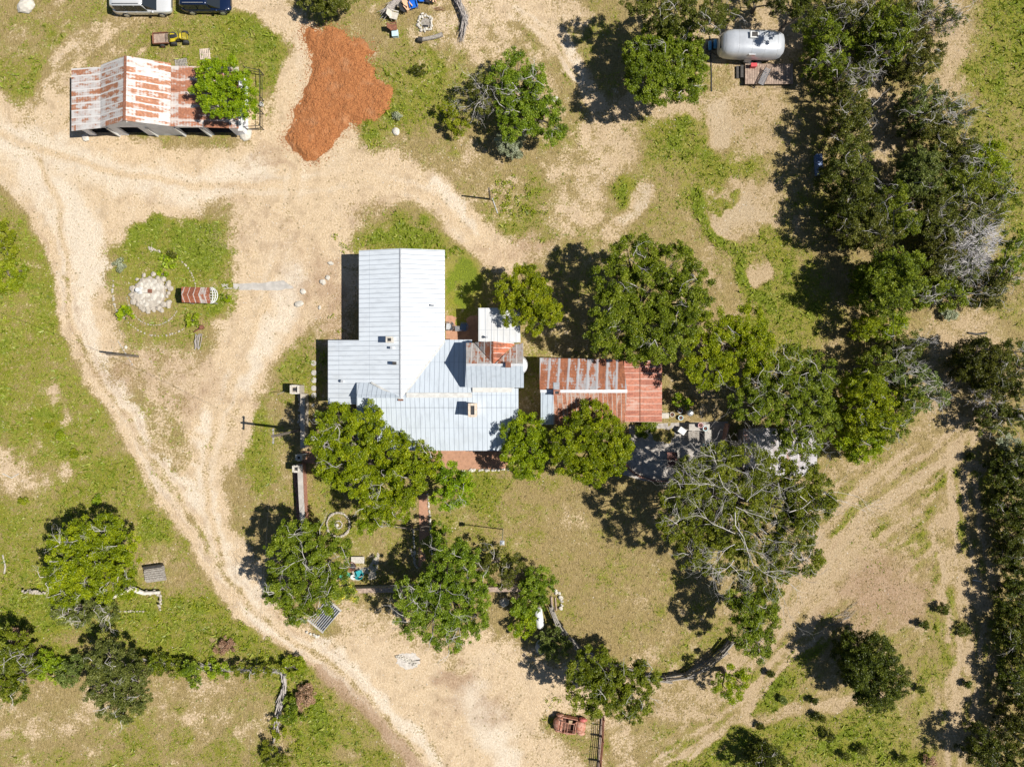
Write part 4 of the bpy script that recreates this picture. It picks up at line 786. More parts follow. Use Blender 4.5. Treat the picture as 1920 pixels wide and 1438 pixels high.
# ruined walls at left
stone_row([(48, 1106), (88, 1108)], .16, 'short run of pale ruined wall emerging from the left side of the ruin oak', 'ruined wall', 'ruined_wall', wd=3, h=.4)
stone_row([(270, 1108), (306, 1109)], .16, 'pale ruined wall stub ending at the plank stack', 'ruined wall', 'ruined_wall', wd=3, h=.4)
stone_row([(305, 1112), (303, 1142)], .15, 'crumbling reddish wall corner turning down from the ruined wall', 'ruined wall', 'ruined_wall', wd=2, h=.4)
stone_row([(222, 1146), (278, 1145)], .11, 'low line of footing stones in the weeds below the ruin oak', 'footing stones', 'footing_stones')
for i, (x, y, r, l) in enumerate([(480+540/3.834, 360+515/3.834, .26, 'small white rock nearest the corner of the farmhouse shadow'), (606, 529, .36, 'pair mate white rock left of the farmhouse, the larger one'), (615, 521, .30, 'pair mate white rock left of the farmhouse, the smaller one'), (562, 570, .4, 'flattish white rock lowest on the bare yard left of the farmhouse'), (569, 547, .28, 'pale rock on the bare yard beside the end of the strip path'), (600, 577, .2, 'tiny white rock close to the lower end of the farmhouse shadow'), (743, 248, .42, 'pale boulder in the weeds beside the red mulch'), (162, 259, .4, 'white rock at the foot of the barn front corner'), (462, 253, .7, 'broken pale rock slab at the right corner of the barn'), (50, 14, .9, 'pale flat boulder at the top left edge of the picture'), (945, 1128, .5, 'pale boulder below the dark end of the front wall'), (1015, 1212, .7, 'grey white boulder in the shade below the propane tank'), (237, 651, .18, 'white pebble like rock by the leaning pole'), (1040, 187, .3, 'tan rock beside the big thicket')]):
    c = P(x, y); rnd = random.Random(i+40); tag(MB().rock((c.x, c.y, .1), r, .45, rnd, 2).build('rock', M_WSTONE, None), l, 'rock')
# fire circle
fp = empty('fire_ring', P(798, 44), 'fire pit ring of piled white rocks in the sitting circle', 'fire pit'); mb = MB(); rnd = random.Random(4)
for i in range(30):
    a = i/30*6.283+rnd.uniform(-.08, .08); rr = rnd.uniform(.52, .78); MB().rock((rr*math.cos(a), rr*math.sin(a)*1.15, .12), rnd.uniform(.11, .19), .8, rnd).build('ring_stone', M_WSTONE, fp)
MB().lathe((0, 0, 0), [(.5, 0.02), (.45, .06)], 14).build('ash_bed', M_GREYWOOD, fp); MB().tube([(-.2, -.3, .12), (.25, -.35, .15)], .08).build('charred_log', M_BLACK, fp)
def chair(px, py, rz, seatm, label, kind='adirondack', group='chairs', s=1.):
    o = empty('lawn_chair', P(px, py), label, 'chair', group, R(rz)); mb = MB()      # faces +x
    mb.box((.05, 0, .40), (.52*s, .54*s, .05)); mb.build('seat', seatm, o)
    b = MB(); v = [(-.18, -.27), (-.18, .27)]; b.prism([(-.20*s, -.25*s, .42), (-.15*s, -.25*s, .42), (-.15*s, .25*s, .42), (-.20*s, .25*s, .42)], .02)
    b.add([(-.20*s, -.26*s, .4), (-.20*s, .26*s, .4), (-.48*s, .22*s, .95), (-.48*s, -.22*s, .95), (-.24*s, -.26*s, .38), (-.24*s, .26*s, .38), (-.52*s, .22*s, .93), (-.52*s, -.22*s, .93)], [(0, 1, 2, 3), (7, 6, 5, 4), (0, 4, 5, 1), (1, 5, 6, 2), (2, 6, 7, 3), (3, 7, 4, 0)]); b.build('backrest', seatm, o)
    for sy in (-1, 1):
        MB().box((.04, sy*.31*s, .58), (.56*s, .09, .04)).build('armrest', seatm, o)
        for sx in (.24, -.18): MB().box((sx*s, sy*.30*s, .28), (.05, .05, .56)).build('leg', seatm, o)
    return o
chair(776, 13, -75, M_BLUE, 'blue plastic lawn chair beside the peach chair above the fire ring', group='chairs around the fire ring', s=1.15)
chair(766, 17, -50, M_PEACH, 'peach coloured lawn chair squeezed beside the blue chair', group='chairs around the fire ring')
chair(758, 22, -30, M_BLACK, 'small black chair at the left of the peach chair', group='chairs around the fire ring', s=.8)
chair(793, 2, -90, M_BLUE, 'blue chair cut by the top edge of the picture', group='chairs around the fire ring')
chair(806, 4, -100, M_BLACK, 'black chair at the top edge right of the cut off blue chair', group='chairs around the fire ring')
chair(814, 4, -100, M_PEACH, 'orange tan chair at the top edge right of the black chair', group='chairs around the fire ring', s=.8)
chair(740, 34, -15, M_WSTONE, 'cream coloured armchair left of the fire ring', group='chairs around the fire ring', s=1.2)
chair(739, 56, 5, M_RUST, 'rust brown lawn chair left below the fire ring', group='chairs around the fire ring', s=1.05)
def crate(px, py, sx, sy, h, m, label, cat='box', name='storage_box', rz=0, lid=None):
    o = empty(name, P(px, py), label, cat, None, R(rz)); MB().box((0, 0, h/2), (sx, sy, h)).build('body', m, o, bevel=.02); MB().box((0, 0, h+.02), (sx+.06, sy+.06, .05)).build('lid', lid or m, o, bevel=.01); return o
crate(742, 67, .55, .5, .4, M_PALEBLUE, 'pale blue cooler box beside the brown chair', 'cooler', 'cooler_box', 5)
def log(pts, r, label, m=M_GREYWOOD, name='log', cat='log'):
    q = [P(x, y, r) for x, y in pts]; rr = [r*random.uniform(.85, 1.15) for _ in q]
    return tag(MB().tube(q, rr, 9).build(name, m), label, cat)
log([(785, 75), (800, 73), (815, 70), (830, 65)], .2, 'weathered split log lying below the fire ring'); log([(784, 74), (792, 76)], .26, 'dark stump end beside the weathered split log', M_DARKMETAL)
def brush_pile(name, pts, wd, n, label, m, cat='brush fence', hh=.6, L=(1.2, 2.6), r=.028):
    mb = MB(); rnd = random.Random(int(pts[0][0]))
    seg = [(P(*a), P(*b)) for a, b in zip(pts[:-1], pts[1:])]; tot = sum((b-a).length for a, b in seg)
    for i in range(n):
        t = rnd.random()*tot
        for a, b in seg:
            if t < (b-a).length: break
            t -= (b-a).length
        d = (b-a).normalized(); p = a+d*t; nrm = Vector((-d.y, d.x, 0)); p = p+nrm*rnd.uniform(-wd, wd)/2; l = rnd.uniform(*L)/2; z = rnd.uniform(.05, hh)
        yaw = rnd.gauss(0, .16); dd = Matrix.Rotation(yaw, 3, 'Z') @ d
        mb.tube([p-dd*l+Vector((0, 0, z)), p+Vector((0, 0, z+rnd.uniform(-.05, .08))), p+dd*l+Vector((0, 0, z+rnd.uniform(-.1, .15)))], [r*.6, r*rnd.uniform(.8, 1.6), r*.4], 5, False)
    return tag(mb.build(name, m), label, cat)
brush_pile('brush_fence', [(850, -10), (862, 12), (872, 40), (868, 62)], .45, 120, 'curved windrow of grey cut branches right of the fire ring', M_DEADWOOD)
brush_pile('brush_fence', [(765, -12), (745, 8), (728, 24)], .5, 90, 'windrow of grey cut branches at the top edge left of the fire ring', M_DEADWOOD)
brush_pile('stick_pile', [(818, 18), (832, 20)], .4, 14, 'little pile of brown sticks right of the fire ring', M_RUST, 'sticks', .15, (.4, .8), .012)
# curved cedar rail fence around the back lawn
rf = empty('rail_fence', P(1230, 1260), 'curving fence of stacked grey cedar rails around the lower side of the back lawn', 'fence')
cpts = [(1034, 1140), (1044, 1165), (1062, 1190), (1085, 1212), (1120, 1232), (1160, 1246), (1205, 1262), (1245, 1267), (1285, 1262), (1322, 1243), (1350, 1220), (1368, 1200)]
rnd = random.Random(2); base = P(1230, 1260)
for a, b in zip(cpts[:-1], cpts[1:]):
    A0, B0 = P(*a)-base, P(*b)-base; d = (B0-A0).normalized(); n = Vector((-d.y, d.x, 0))
    MB().tube([A0+n*.2, A0+n*.2+Vector((0, 0, 1.35))], .06).build('post', M_GREYWOOD, rf); mb = MB()
    for k in range(11): z = .1+k*.105; o_ = n*rnd.uniform(-.17, .17); mb.tube([A0-d*rnd.uniform(0, .5)+o_+Vector((0, 0, z)), B0+d*rnd.uniform(0, .6)+o_+n*rnd.uniform(-.1, .1)+Vector((0, 0, z))], rnd.uniform(.04, .07), 6)
    mb.build('rails', M_GREYWOOD, rf)
log([(1034, 1118), (1035, 1147)], .1, 'brown timber post lying upright of the curved fence end', M_PLANK, 'timber', 'timber'); log([(1041, 1120), (1043, 1144)], .07, 'thinner timber lying beside the brown timber', M_PLANK, 'timber', 'timber')
stone_row([(1030, 1095), (1045, 1110), (1055, 1125), (1050, 1142)], .16, 'tumbled white stones curving beside the propane tank bush', m=M_WSTONE, wd=2, h=.15)
# pipe panels and cattle guards
pf = empty('pipe_fence', P(1128, 1390), 'rusty pipe rail fence casting a barred shadow at the bottom of the picture', 'fence')
fb = P(1128, 1390); fx = [(1129, 1338), (1128, 1378), (1124, 1425), (1122, 1460)]
for a, b in zip(fx[:-1], fx[1:]):
    A0, B0 = P(*a)-fb, P(*b)-fb; mb = MB()
    for z in (.3, .55, .8, 1.05, 1.3): mb.tube([A0+Vector((0, -.06, z)), B0+Vector((0, .06, z))], .028)
    mb.tube([A0+Vector((0, -.08, .2)), A0+Vector((0, -.08, 1.35))], .03); mb.tube([B0+Vector((0, .08, .2)), B0+Vector((0, .08, 1.35))], .03); mb.tube([(A0+B0)/2+Vector((0, 0, .2)), (A0+B0)/2+Vector((0, 0, 1.35))], .03); mb.build('rail_panel', M_RUST, pf)
    MB().box((A0.x, A0.y, .72), (.12, .12, 1.45)).build('post', M_RUST, pf)
patch('old_sill', [(1127, 1340), (1134, 1340), (1131, 1390), (1127, 1440), (1120, 1440), (1123, 1390)], M_PLANK, 'rusty sill timber beside the pipe fence', cat='timber', kind=None, z=.16, th=.16)
cg = empty('cattle_guard', P(609, 1153), 'steel barred cattle guard set between concrete kerbs by the lower track', 'cattle guard', None, R(50))
for i in range(9): MB().tube([(-1.3, -.85+i*.2, .08), (1.2, -.85+i*.2, .08)], .045).build('bar', M_TIN, cg)
for s in (-1, 1): MB().box((s*1.32, 0, .06), (.16, 1.9, .14)).build('kerb', M_CONC, cg)
MB().box((0, 0, .012), (2.5, 1.8, .02)).build('pit', M_BLACK, cg)  # flat black sheet stands in for the shade below the bars
stone_row([(577, 1183), (592, 1190), (600, 1195)], .15, 'little heap of white stones at the lower end of the cattle guard', m=M_WSTONE, wd=2)
# pallets and planks
def pallet(px, py, sx, sy, label, m, rz=0, n=6, h=.14, name='pallet'):
    o = empty(name, P(px, py), label, 'pallet', None, R(rz)); mb = MB()
    for i in range(n): mb.box((-sx/2+sx*(i+.5)/n, 0, h), (sx/n*.72, sy, .025))
    mb.build('deck_boards', m, o); mb = MB()
    for s in (-1, 0, 1): mb.box((0, s*(sy/2-.06), h/2), (sx, .08, h-.03))
    mb.build('stringers', m, o); return o
M_PALL = simple('pallet_wood', (.55, .45, .36), .9, 0, .3, 4, .01)
pallet(385.5, 103, 1., 1., 'pallet of pale weathered slats lying on the grass near the barn tree', M_PALL, 5); pallet(341, 120, 1.15, .8, 'grey pallet pushed against the back eave of the barn', M_GREYWOOD, 8, 8)
ps = empty('plank_stack', P(293, 1075), 'stack of weathered grey planks lying by the ruin oak', 'plank stack', None, R(8)); rnd = random.Random(6)
for k in range(3):
    mb = MB()
    for i in range(7-k): mb.box((rnd.uniform(-.04, .04), -.62+i*.2+k*.1, .15+k*.1), (1.85, .17, .07))
    mb.build('planks', M_GREYWOOD, ps)
MB().box((0, .78, .35), (1.7, .22, .5)).build('side_board', M_DARKMETAL, ps)
# pile of grey poles pen by the barn
pn = empty('pen_frame', P(482, 190), 'rectangular pen of thin dark pipe rails at the right end of the barn', 'pen')
pb = P(482, 190)
cs = [P(466, 136)-pb, P(495, 142)-pb, P(495, 244)-pb, P(466, 246)-pb]
for a, b in zip(cs[:-1], cs[1:]):
    mb = MB()
    for z in (.5, 1.1): mb.tube([a+Vector((0, 0, z)), b+Vector((0, 0, z))], .03)
    mb.build('rail', M_DARKMETAL, pn)
for p in cs+[P(495, 190)-pb, P(495, 215)-pb]: MB().tube([p, p+Vector((0, 0, 1.3))], .04).build('post', M_DARKMETAL, pn)
bt = empty('bucket', P(492, 198), 'white bucket standing inside the pen beside the barn tree', 'bucket'); MB().lathe((0, 0, 0), [(.16, 0), (.2, .36), (.17, .36), (.15, .1)], 14).build('pail', M_WHITE, bt); MB().tube([(-.2, 0, .36), (0, .1, .5), (.2, 0, .36)], .012).build('handle', M_DARKMETAL, bt)
# poles and wires
def pole(px, py, h, label, r=.13, arm=0, lean=(0, 0), name='utility_pole', cat='utility pole', m=M_BARK):
    o = empty(name, P(px, py), label, cat); t = Vector((lean[0], lean[1], h)); MB().tube([(0, 0, 0), t], [r, r*.75], 10).build('shaft', m, o)
    if arm:
        MB().box((t.x, t.y, h-.3), (.1, arm, .12)).build('crossarm', M_GREYWOOD, o)
        for s in (-1, 0, 1): MB().lathe((t.x, t.y+s*arm*.4, h-.24), [(.05, 0), (.07, .08), (.03, .16)], 8).build('insulator', M_TIN, o)
    return P(px, py)+t
t1 = pole(259, 668, 5., 'leaning bare pole with wire beside the left track', .11, 0)
t2 = pole(565, 806, 7.8, 'tall utility pole with crossarm by the yard wall', .14, 1.3)
t3 = pole(943, 992, 5.2, 'thin white purple martin pole standing in the middle of the lawn', .05, 0, name='birdhouse_pole', cat='pole', m=M_TIN)
bh = empty('birdhouse', t3, 'little white birdhouse atop the thin lawn pole', 'birdhouse'); MB().box((0, 0, .12), (.3, .3, .3)).build('body', M_WHITE, bh); MB().add([(-.2, -.2, .27), (.2, -.2, .27), (.2, .2, .27), (-.2, .2, .27), (0, 0, .45)], [(0, 1, 4), (1, 2, 4), (2, 3, 4), (3, 0, 4), (3, 2, 1, 0)]).build('roof', M_TIN, bh)
t4 = pole(919, 374, 3.7, 'short dark post standing in the scrub above the farmhouse', .09, 0)
log([(923, 372), (928, 386), (933, 400)], .05, 'pale pipe lying on the grass beside the short dark post', M_TIN, 'pipe', 'pipe')
t5 = pole(535, 733, 1.8, 'short thin stake leaning near the hollow pillar', .03, 0, (-.1, -.3), 'stake', 'stake', M_TIN)
def wire(a, b, sag, label, r=.007):
    q = [a.lerp(b, t)-Vector((0, 0, 4*sag*t*(1-t))) for t in np.linspace(0, 1, 14)]; tag(MB().tube(q, r, 4).build('power_line', M_BLACK), label, 'cable')
wire(t1, t2+Vector((0, 0, -.2)), .5, 'thin wire strung between the left pole and the tall utility pole'); wire(t1, Vector((-52, 9, 5)), .4, 'thin wire running from the left pole off the left edge')
wire(t2+Vector((0, .4, -.15)), Vector((-11.5, -2.5, 3.6)), .3, 'service wire dropping from the utility pole to the farmhouse'); wire(t2+Vector((0, -.5, -.15)), Vector((-23, -42, 7)), .5, 'wire running from the utility pole down over the lower track')
wire(Vector((33., 15, 5)), Vector((33., 2, 5)), .15, 'vertical looking wire over the dark cedar shade at right', .02)

# ------------------------------------------------------------------ vehicles
def loft(mb, st, k=10, e=4.):        # stations (x, half width, z0, z1): superellipse sections
    rings = []
    for x, hw, z0, z1 in st:
        zc, hz = (z0+z1)/2, (z1-z0)/2; ring = []
        for i in range(4*k):
            t = 2*math.pi*(i+.5)/(4*k); c, s_ = math.cos(t), math.sin(t)
            ring.append(Vector((x, hw*math.copysign(abs(c)**(2/e), c), zc+hz*math.copysign(abs(s_)**(2/e), s_))))
        rings.append(ring)
    n = 4*k; vs = [p for r_ in rings for p in r_]; fs = [(i*n+j, i*n+(j+1) % n, (i+1)*n+(j+1) % n, (i+1)*n+j) for i in range(len(st)-1) for j in range(n)]
    fs += [tuple(range(n))[::-1], tuple(range((len(st)-1)*n, len(st)*n))]; return mb.add(vs, fs)
def wheel(parent, x, y, r, wd, name='wheel', rim=M_TIN):
    o = MB().tube([(x, y-wd/2, r), (x, y+wd/2, r)], r, 20).build(name, M_RUBBER, parent); s = 1 if y > 0 else -1
    MB().tube([(x, y+s*wd/2, r), (x, y+s*(wd/2+.012), r)], r*.62, 16).build('rim', rim, o); return o
def paint(name, col, rough=.22, metal=.3):
    if name in MATS: return MATS[name]
    g = NG(name); g.b.inputs['Base Color'].default_value = col+(1,); g.rough(rough); g.b.inputs['Metallic'].default_value = metal; g.b.inputs['Coat Weight'].default_value = .6
    n = g.noise(g.coord('Object'), 3., 3); g.col(g.mix(g.math('MULTIPLY', n, .2), col, tuple(x*.7+.03 for x in col))); MATS[name] = g.m; return g.m
def car(px, py, L, W, Ht, m, label, rz=0, hood=.26, boxy=True):
    o = empty('parked_car', P(px, py), label, 'car', None, R(rz)); h = L/2; w_ = W/2; bl = Ht*.56
    mb = MB(); loft(mb, [(-h, w_*.80, .42, bl-.12), (-h+.08, w_*.93, .34, bl), (-h+.4, w_, .28, bl+.02), (-h*.3, w_, .26, bl), (h*.3, w_, .26, bl-.01), (h-L*hood+.1, w_*.99, .26, bl-.02), (h-.7, w_*.97, .28, bl-.08), (h-.25, w_*.90, .32, bl-.16), (h-.05, w_*.78, .40, bl-.28), (h, w_*.66, .45, bl-.38)], 8, 5)
    mb.build('body', m, o, True)
    xr0, xr1 = -h+.12, h-L*hood-.85; xw = h-L*hood+.05
    mb = MB(); loft(mb, [(xr0-.02, w_*.80, bl-.1, Ht-.25), (xr0+.12, w_*.84, bl-.1, Ht-.06), (xr0+.5, w_*.86, bl-.1, Ht), (0, w_*.87, bl-.1, Ht+.01), (xr1-.1, w_*.85, bl-.1, Ht-.02), (xr1+.08, w_*.84, bl-.1, Ht-.10)], 8, 6); cab = mb.build('cabin_roof', m, o, True)
    def pane(nm, q): 
        q = [Vector(v) for v in q]; n = (q[1]-q[0]).cross(q[2]-q[0]).normalized()*.012; MB().add([v+n for v in q]+[v-n for v in q], [(0, 1, 2, 3), (7, 6, 5, 4), (0, 4, 5, 1), (1, 5, 6, 2), (2, 6, 7, 3), (3, 7, 4, 0)]).build(nm, M_GLASS, o)
    mb = MB(); mb.add([(xr1+.02, -w_*.80, Ht-.08), (xr1+.02, w_*.80, Ht-.08), (xw+.12, w_*.88, bl-.03), (xw+.12, -w_*.88, bl-.03), (xr1-.3, -w_*.80, bl-.1), (xr1-.3, w_*.80, bl-.1)], [(0, 1, 2, 3), (0, 3, 4), (1, 5, 2), (4, 3, 2, 5), (0, 4, 5, 1)])
    mb.build('windscreen', M_GLASS, o)
    nb = 3 if L > 5 else 2; xs = np.linspace(xr0+.25, xr1+.25, nb+1)
    for s in (-1, 1):
        for a, b in zip(xs[:-1], xs[1:]):
            pane('side_window', [(a+.05, s*w_*.955, bl-.02), (b-.04, s*w_*.955, bl-.02), (b-.05-(.25 if b == xs[-1] else 0), s*w_*.872, Ht-.13), (a+.05, s*w_*.872, Ht-.13)])
        MB().tube([(xr0+.4, s*w_*.74, Ht+.05), (xr1-.2, s*w_*.74, Ht+.05)], .022).build('roof_rail', M_DARKMETAL if boxy else M_TIN, o)
        q = MB(); loft(q, [(xw-.28, .10, bl, bl+.17), (xw-.14, .11, bl-.01, bl+.18), (xw-.08, .06, bl+.02, bl+.14)], 4, 3); mo = q.build('wing_mirror', m, o, True); mo.location = (0, s*(w_+.09), 0)
        MB().add([(h-.42, s*w_*.62, bl-.22), (h-.10, s*w_*.60, bl-.31), (h-.14, s*w_*.82, bl-.33), (h-.45, s*w_*.9, bl-.24), (h-.42, s*w_*.62, bl-.17), (h-.10, s*w_*.60, bl-.26), (h-.14, s*w_*.82, bl-.28), (h-.45, s*w_*.9, bl-.18)], [(0, 1, 2, 3), (7, 6, 5, 4), (0, 4, 5, 1), (1, 5, 6, 2), (2, 6, 7, 3), (3, 7, 4, 0)]).build('headlight', M_PALEBLUE if boxy else M_TIN, o)
        MB().box((-h+.06, s*w_*.80, bl-.25), (.08, .16, .3)).build('tail_light', M_RUST, o)
        for x in (-h+.22*L-.15, h-.19*L): wheel(o, x, s*(w_-.10), .37, .24)
        for x in xs[1:-1]: MB().box((x-.2, s*(w_+.006), bl-.16), (.16, .03, .03)).build('door_handle', m, o)
    MB().box((h-.02, 0, .62), (.06, W*.45, .16)).build('grille', M_DARKMETAL, o)
    return o
car(275, 13.5, 5.35, 2.0, 1.88, paint('car_white', (.66, .66, .65)), 'long white sport utility car parked at the top edge above the barn')
car(393, 10.5, 4.55, 1.88, 1.68, paint('car_navy', (.004, .014, .05)), 'dark blue car parked at the top edge to the right of the white one', hood=.24, boxy=False)
# quad bike and its trailer
qb = empty('quad_bike', P(339, 76), 'yellow and black quad bike on the grass above the barn', 'quad bike', None, R(6))
for x in (-.55, .60):
    for s in (-1, 1): wheel(qb, x, s*.44, .28, .24, rim=M_DARKMETAL)
mb = MB(); loft(mb, [(-.85, .36, .5, .66), (-.6, .42, .48, .74), (-.3, .36, .48, .72), (-.2, .20, .46, .78), (.25, .20, .46, .86), (.35, .32, .5, .78), (.75, .34, .5, .72), (.9, .2, .5, .62)], 6, 3.5); mb.build('fairing', M_YELLOW, qb, True)
mb = MB(); loft(mb, [(-.62, .12, .72, .84), (-.5, .17, .72, .88), (-.1, .14, .72, .90), (.1, .09, .74, .90)], 6, 3); mb.build('seat', M_BLACK, qb, True)
MB().tube([(.2, -.38, 1.05), (.3, -.15, 1.0), (.3, .15, 1.0), (.2, .38, 1.05)], .025).build('handlebar', M_BLACK, qb)
for x0, x1 in ((.5, .95), (-.95, -.6)):
    mb = MB()
    for y in np.linspace(-.34, .34, 6): mb.tube([(x0, y, .86), (x1, y, .86)], .015)
    for x in (x0, x1): mb.tube([(x, -.34, .86), (x, .34, .86)], .02)
    mb.build('rack', M_DARKMETAL, qb)

mb = MB().box((0, 0, .36), (1.3, .5, .16)); mb.build('chassis', M_BLACK, qb)
utl = empty('utility_trailer', P(307, 78), 'small rusty flat trailer hitched behind the quad bike', 'trailer', None, R(3))
MB().box((0, 0, .45), (1.4, .95, .06)).build('bed', M_PLANK, utl); mb = MB()
for s in (-1, 1): mb.box((0, s*.49, .58), (1.46, .05, .2))
mb.box((-.71, 0, .58), (.05, .95, .2)); mb.build('side_rails', M_RUST, utl)
for s in (-1, 1): wheel(utl, 0, s*.58, .24, .14, rim=M_RUST)
MB().tube([(.7, 0, .42), (1.2, 0, .4)], .035).build('drawbar', M_RUST, utl)
# travel trailer
ts = empty('travel_trailer', P(1398, 100), 'polished silver rounded travel trailer parked under the trees', 'travel trailer', None, R(-1.5))
g = NG('trailer_aluminium'); v = g.coord('Object'); sp = g.n('SeparateXYZ'); g.l(v, sp.inputs[0]); n1 = g.noise(v, 1.4, 4)
fr = g.math('ABSOLUTE', g.math('SUBTRACT', g.math('FRACT', g.math('ADD', g.math('MULTIPLY', sp.outputs[0], .85), 50.2)), .5)); ln = g.ss(fr, .478, .492)
c = g.mix(g.ss(n1, .35, .7), (.50, .52, .55), (.42, .44, .47)); c = g.mix(g.math('MULTIPLY', ln, .6), c, (.35, .35, .36)); g.col(c); g.b.inputs['Metallic'].default_value = .2; g.rough(.34); g.bump(ln, -.01)
mb = MB(); loft(mb, [(-2.95, .30, 1.0, 1.55), (-2.9, .72, .72, 1.95), (-2.72, .95, .58, 2.25), (-2.35, 1.10, .50, 2.46), (-1.8, 1.18, .48, 2.56), (0, 1.20, .48, 2.58), (1.8, 1.18, .48, 2.56), (2.35, 1.10, .50, 2.46), (2.72, .95, .58, 2.25), (2.9, .72, .72, 1.95), (2.95, .30, 1.0, 1.55)], 10, 2.9); mb.build('body', g.m, ts, True)
mb = MB(); mb.box((-.15, .35, 2.68), (.78, .62, .2)); ac = mb.build('roof_vent', M_WHITE, ts, bevel=.05); MB().box((-.12, .35, 2.79), (.5, .4, .03)).build('vent_grille', M_DARKMETAL, ac)
MB().box((1.0, .55, 2.57), (.36, .3, .1)).build('roof_hatch', M_WHITE, ts, bevel=.03); MB().box((-.45, -.93, 2.15), (.34, .05, .26), M=Matrix.Identity(4)).build('side_window', M_GLASS, ts); MB().box((1.4, -1.03, 1.95), (.5, .06, .4)).build('side_window', M_GLASS, ts)
MB().box((-.1, -1.15, 1.4), (.62, .08, 1.5)).build('door', M_TIN, ts); MB().box((-2.86, 0, 1.75), (.12, 1.1, .4)).build('front_window', M_GLASS, ts)
for s in (-1, 1): wheel(ts, .2, s*1.08, .36, .22); wheel(ts, 1.0, s*1.08, .36, .22)
mb = MB(); mb.tube([(-2.8, .55, .5), (-4.0, 0, .5)], .05); mb.tube([(-2.8, -.55, .5), (-4.0, 0, .5)], .05); mb.build('hitch_frame', M_DARKMETAL, ts)
for i, yy in enumerate((.05, -.42)):
    o = empty('gas_cylinder', P(1336, 88+i*3)+Vector((.10 if i == 0 else -.4, 0, 0)), ['blue gas cylinder lying nearer the silver trailer nose', 'blue gas cylinder farther from the silver trailer nose'][i], 'gas cylinder'); MB().tube([(0, -.42, .48), (0, -.36, .5), (0, .36, .5), (0, .42, .48)], [.08, .17, .17, .08], 12).build('bottle', simple('cylinder_blue', (.08, .30, .52), .4, .1, .1, 3, 0), o, True); MB().box((0, 0, .16), (.3, .7, .32)).build('cradle', M_DARKMETAL, o)
dk = empty('deck', P(1440, 137), 'weathered plank deck beside the silver trailer', 'deck')
mb = MB(); db = P(1440, 137); dx0, dx1, dy0, dy1 = wx_(1397, .5), wx_(1487, .5), wy_(158, .5), wy_(120, .5)
for i in range(20):
    w2_ = (dx1-dx0)/20; mb.box((dx0+w2_*(i+.5)-db.x, (dy0+dy1)/2-db.y, .48), (w2_*.9, dy1-dy0, .04))
mb.build('deck_boards', M_PLANK, dk); MB().box(((dx0+dx1)/2-db.x, (dy0+dy1)/2-db.y, .22), (dx1-dx0-.1, dy1-dy0-.1, .42)).build('deck_frame', M_DARKMETAL, dk)
for i in range(2): MB().box((dx0-.22-i*.34-db.x, dy1-.62-db.y, .32-i*.16), (.28, 1.15, .06)).build('step', M_DARKMETAL, dk)
lo = empty('sun_lounger', P(1431, 146, .5), 'dark frame sun lounger with grey slats on the plank deck', 'lounger', None, R(65)); mb = MB()
for s in (-1, 1): mb.tube([(-.85, s*.27, .3), (.3, s*.27, .3), (.85, s*.27, .5)], .03)
mb.build('frame', M_BLACK, lo); mb = MB()
for i in range(12): mb.box((-.78+i*.13, 0, .31+max(0, i-8)*.04), (.09, .52, .02))
mb.build('slats', M_GREYPLAS, lo)
for x in (-.7, .6):
    for s in (-1, 1): MB().box((x, s*.27, .15), (.04, .04, .3)).build('leg', M_BLACK, lo)
_rb = crate(1407, 131, .5, .28, .45, simple('red_plastic', (.55, .05, .06), .5, 0, .1, 3, 0), 'red box standing by the silver trailer door', 'box', 'red_box')
_rb.location.z = .5
# rusted car wreck
wk = empty('car_wreck', P(1068, 1353), 'rusted vintage car shell without roof skin or glass', 'car wreck', None, R(-9))
M_RUSTC = simple('rust_body', (.38, .15, .09), .75, .2, .35, 3, .01, col2=(.52, .30, .22), lo=.42, hi=.6); M_RUSTD = simple('rust_dark', (.12, .055, .035), .9, 0, .4, 4, .01); M_REDF = simple('faded_red_fender', (.48, .10, .10), .6, .1, .2, 4, .005, col2=(.40, .17, .11))
mb = MB(); loft(mb, [(.55, .56, .3, .86), (.8, .54, .3, .92), (1.2, .48, .32, .90), (1.42, .34, .38, .78)], 8, 3.4); mb.build('hood', M_RUSTC, wk, True)
mb = MB(); loft(mb, [(-1.55, .22, .42, .70), (-1.45, .42, .34, .86), (-1.15, .62, .28, 1.0), (-.80, .70, .26, 1.08)], 8, 3); mb.build('tail', M_RUSTC, wk, True)
for s in (-1, 1):
    MB().add([(-.85, s*.66, .26), (.6, s*.64, .26), (.6, s*.62, .80), (-.85, s*.68, .82), (-.85, s*.73, .26), (.6, s*.70, .26), (.6, s*.68, .80), (-.85, s*.75, .82)], [(0, 1, 2, 3), (7, 6, 5, 4), (0, 4, 5, 1), (1, 5, 6, 2), (2, 6, 7, 3), (3, 7, 4, 0)]).build('door_panel', M_RUSTC, wk)
    mb = MB(); loft(mb, [(.75, .06, .3, .62), (.9, .16, .28, .74), (1.2, .18, .28, .76), (1.45, .12, .3, .62), (1.52, .05, .36, .5)], 6, 2.6); f_ = mb.build('front_fender', M_REDF if s > 0 else M_RUSTC, wk, True); f_.location = (0, s*.62, 0)
    mb = MB(); loft(mb, [(-1.4, .05, .3, .5), (-1.2, .15, .28, .70), (-.9, .16, .28, .72), (-.7, .06, .3, .6)], 6, 2.6); f_ = mb.build('rear_fender', M_RUSTC, wk, True); f_.location = (0, s*.68, 0)
    MB().tube([(.58, s*.55, .82), (.25, s*.47, 1.28), (-.35, s*.50, 1.36), (-.95, s*.48, 1.18)], .035).build('roof_frame', M_RUSTC, wk)
for x, z in ((.25, 1.28), (-.32, 1.36), (-.55, 1.33), (-.8, 1.24)): MB().tube([(x, -.47, z), (x, 0, z+.05), (x, .47, z)], .03).build('roof_bow', M_RUSTC, wk)
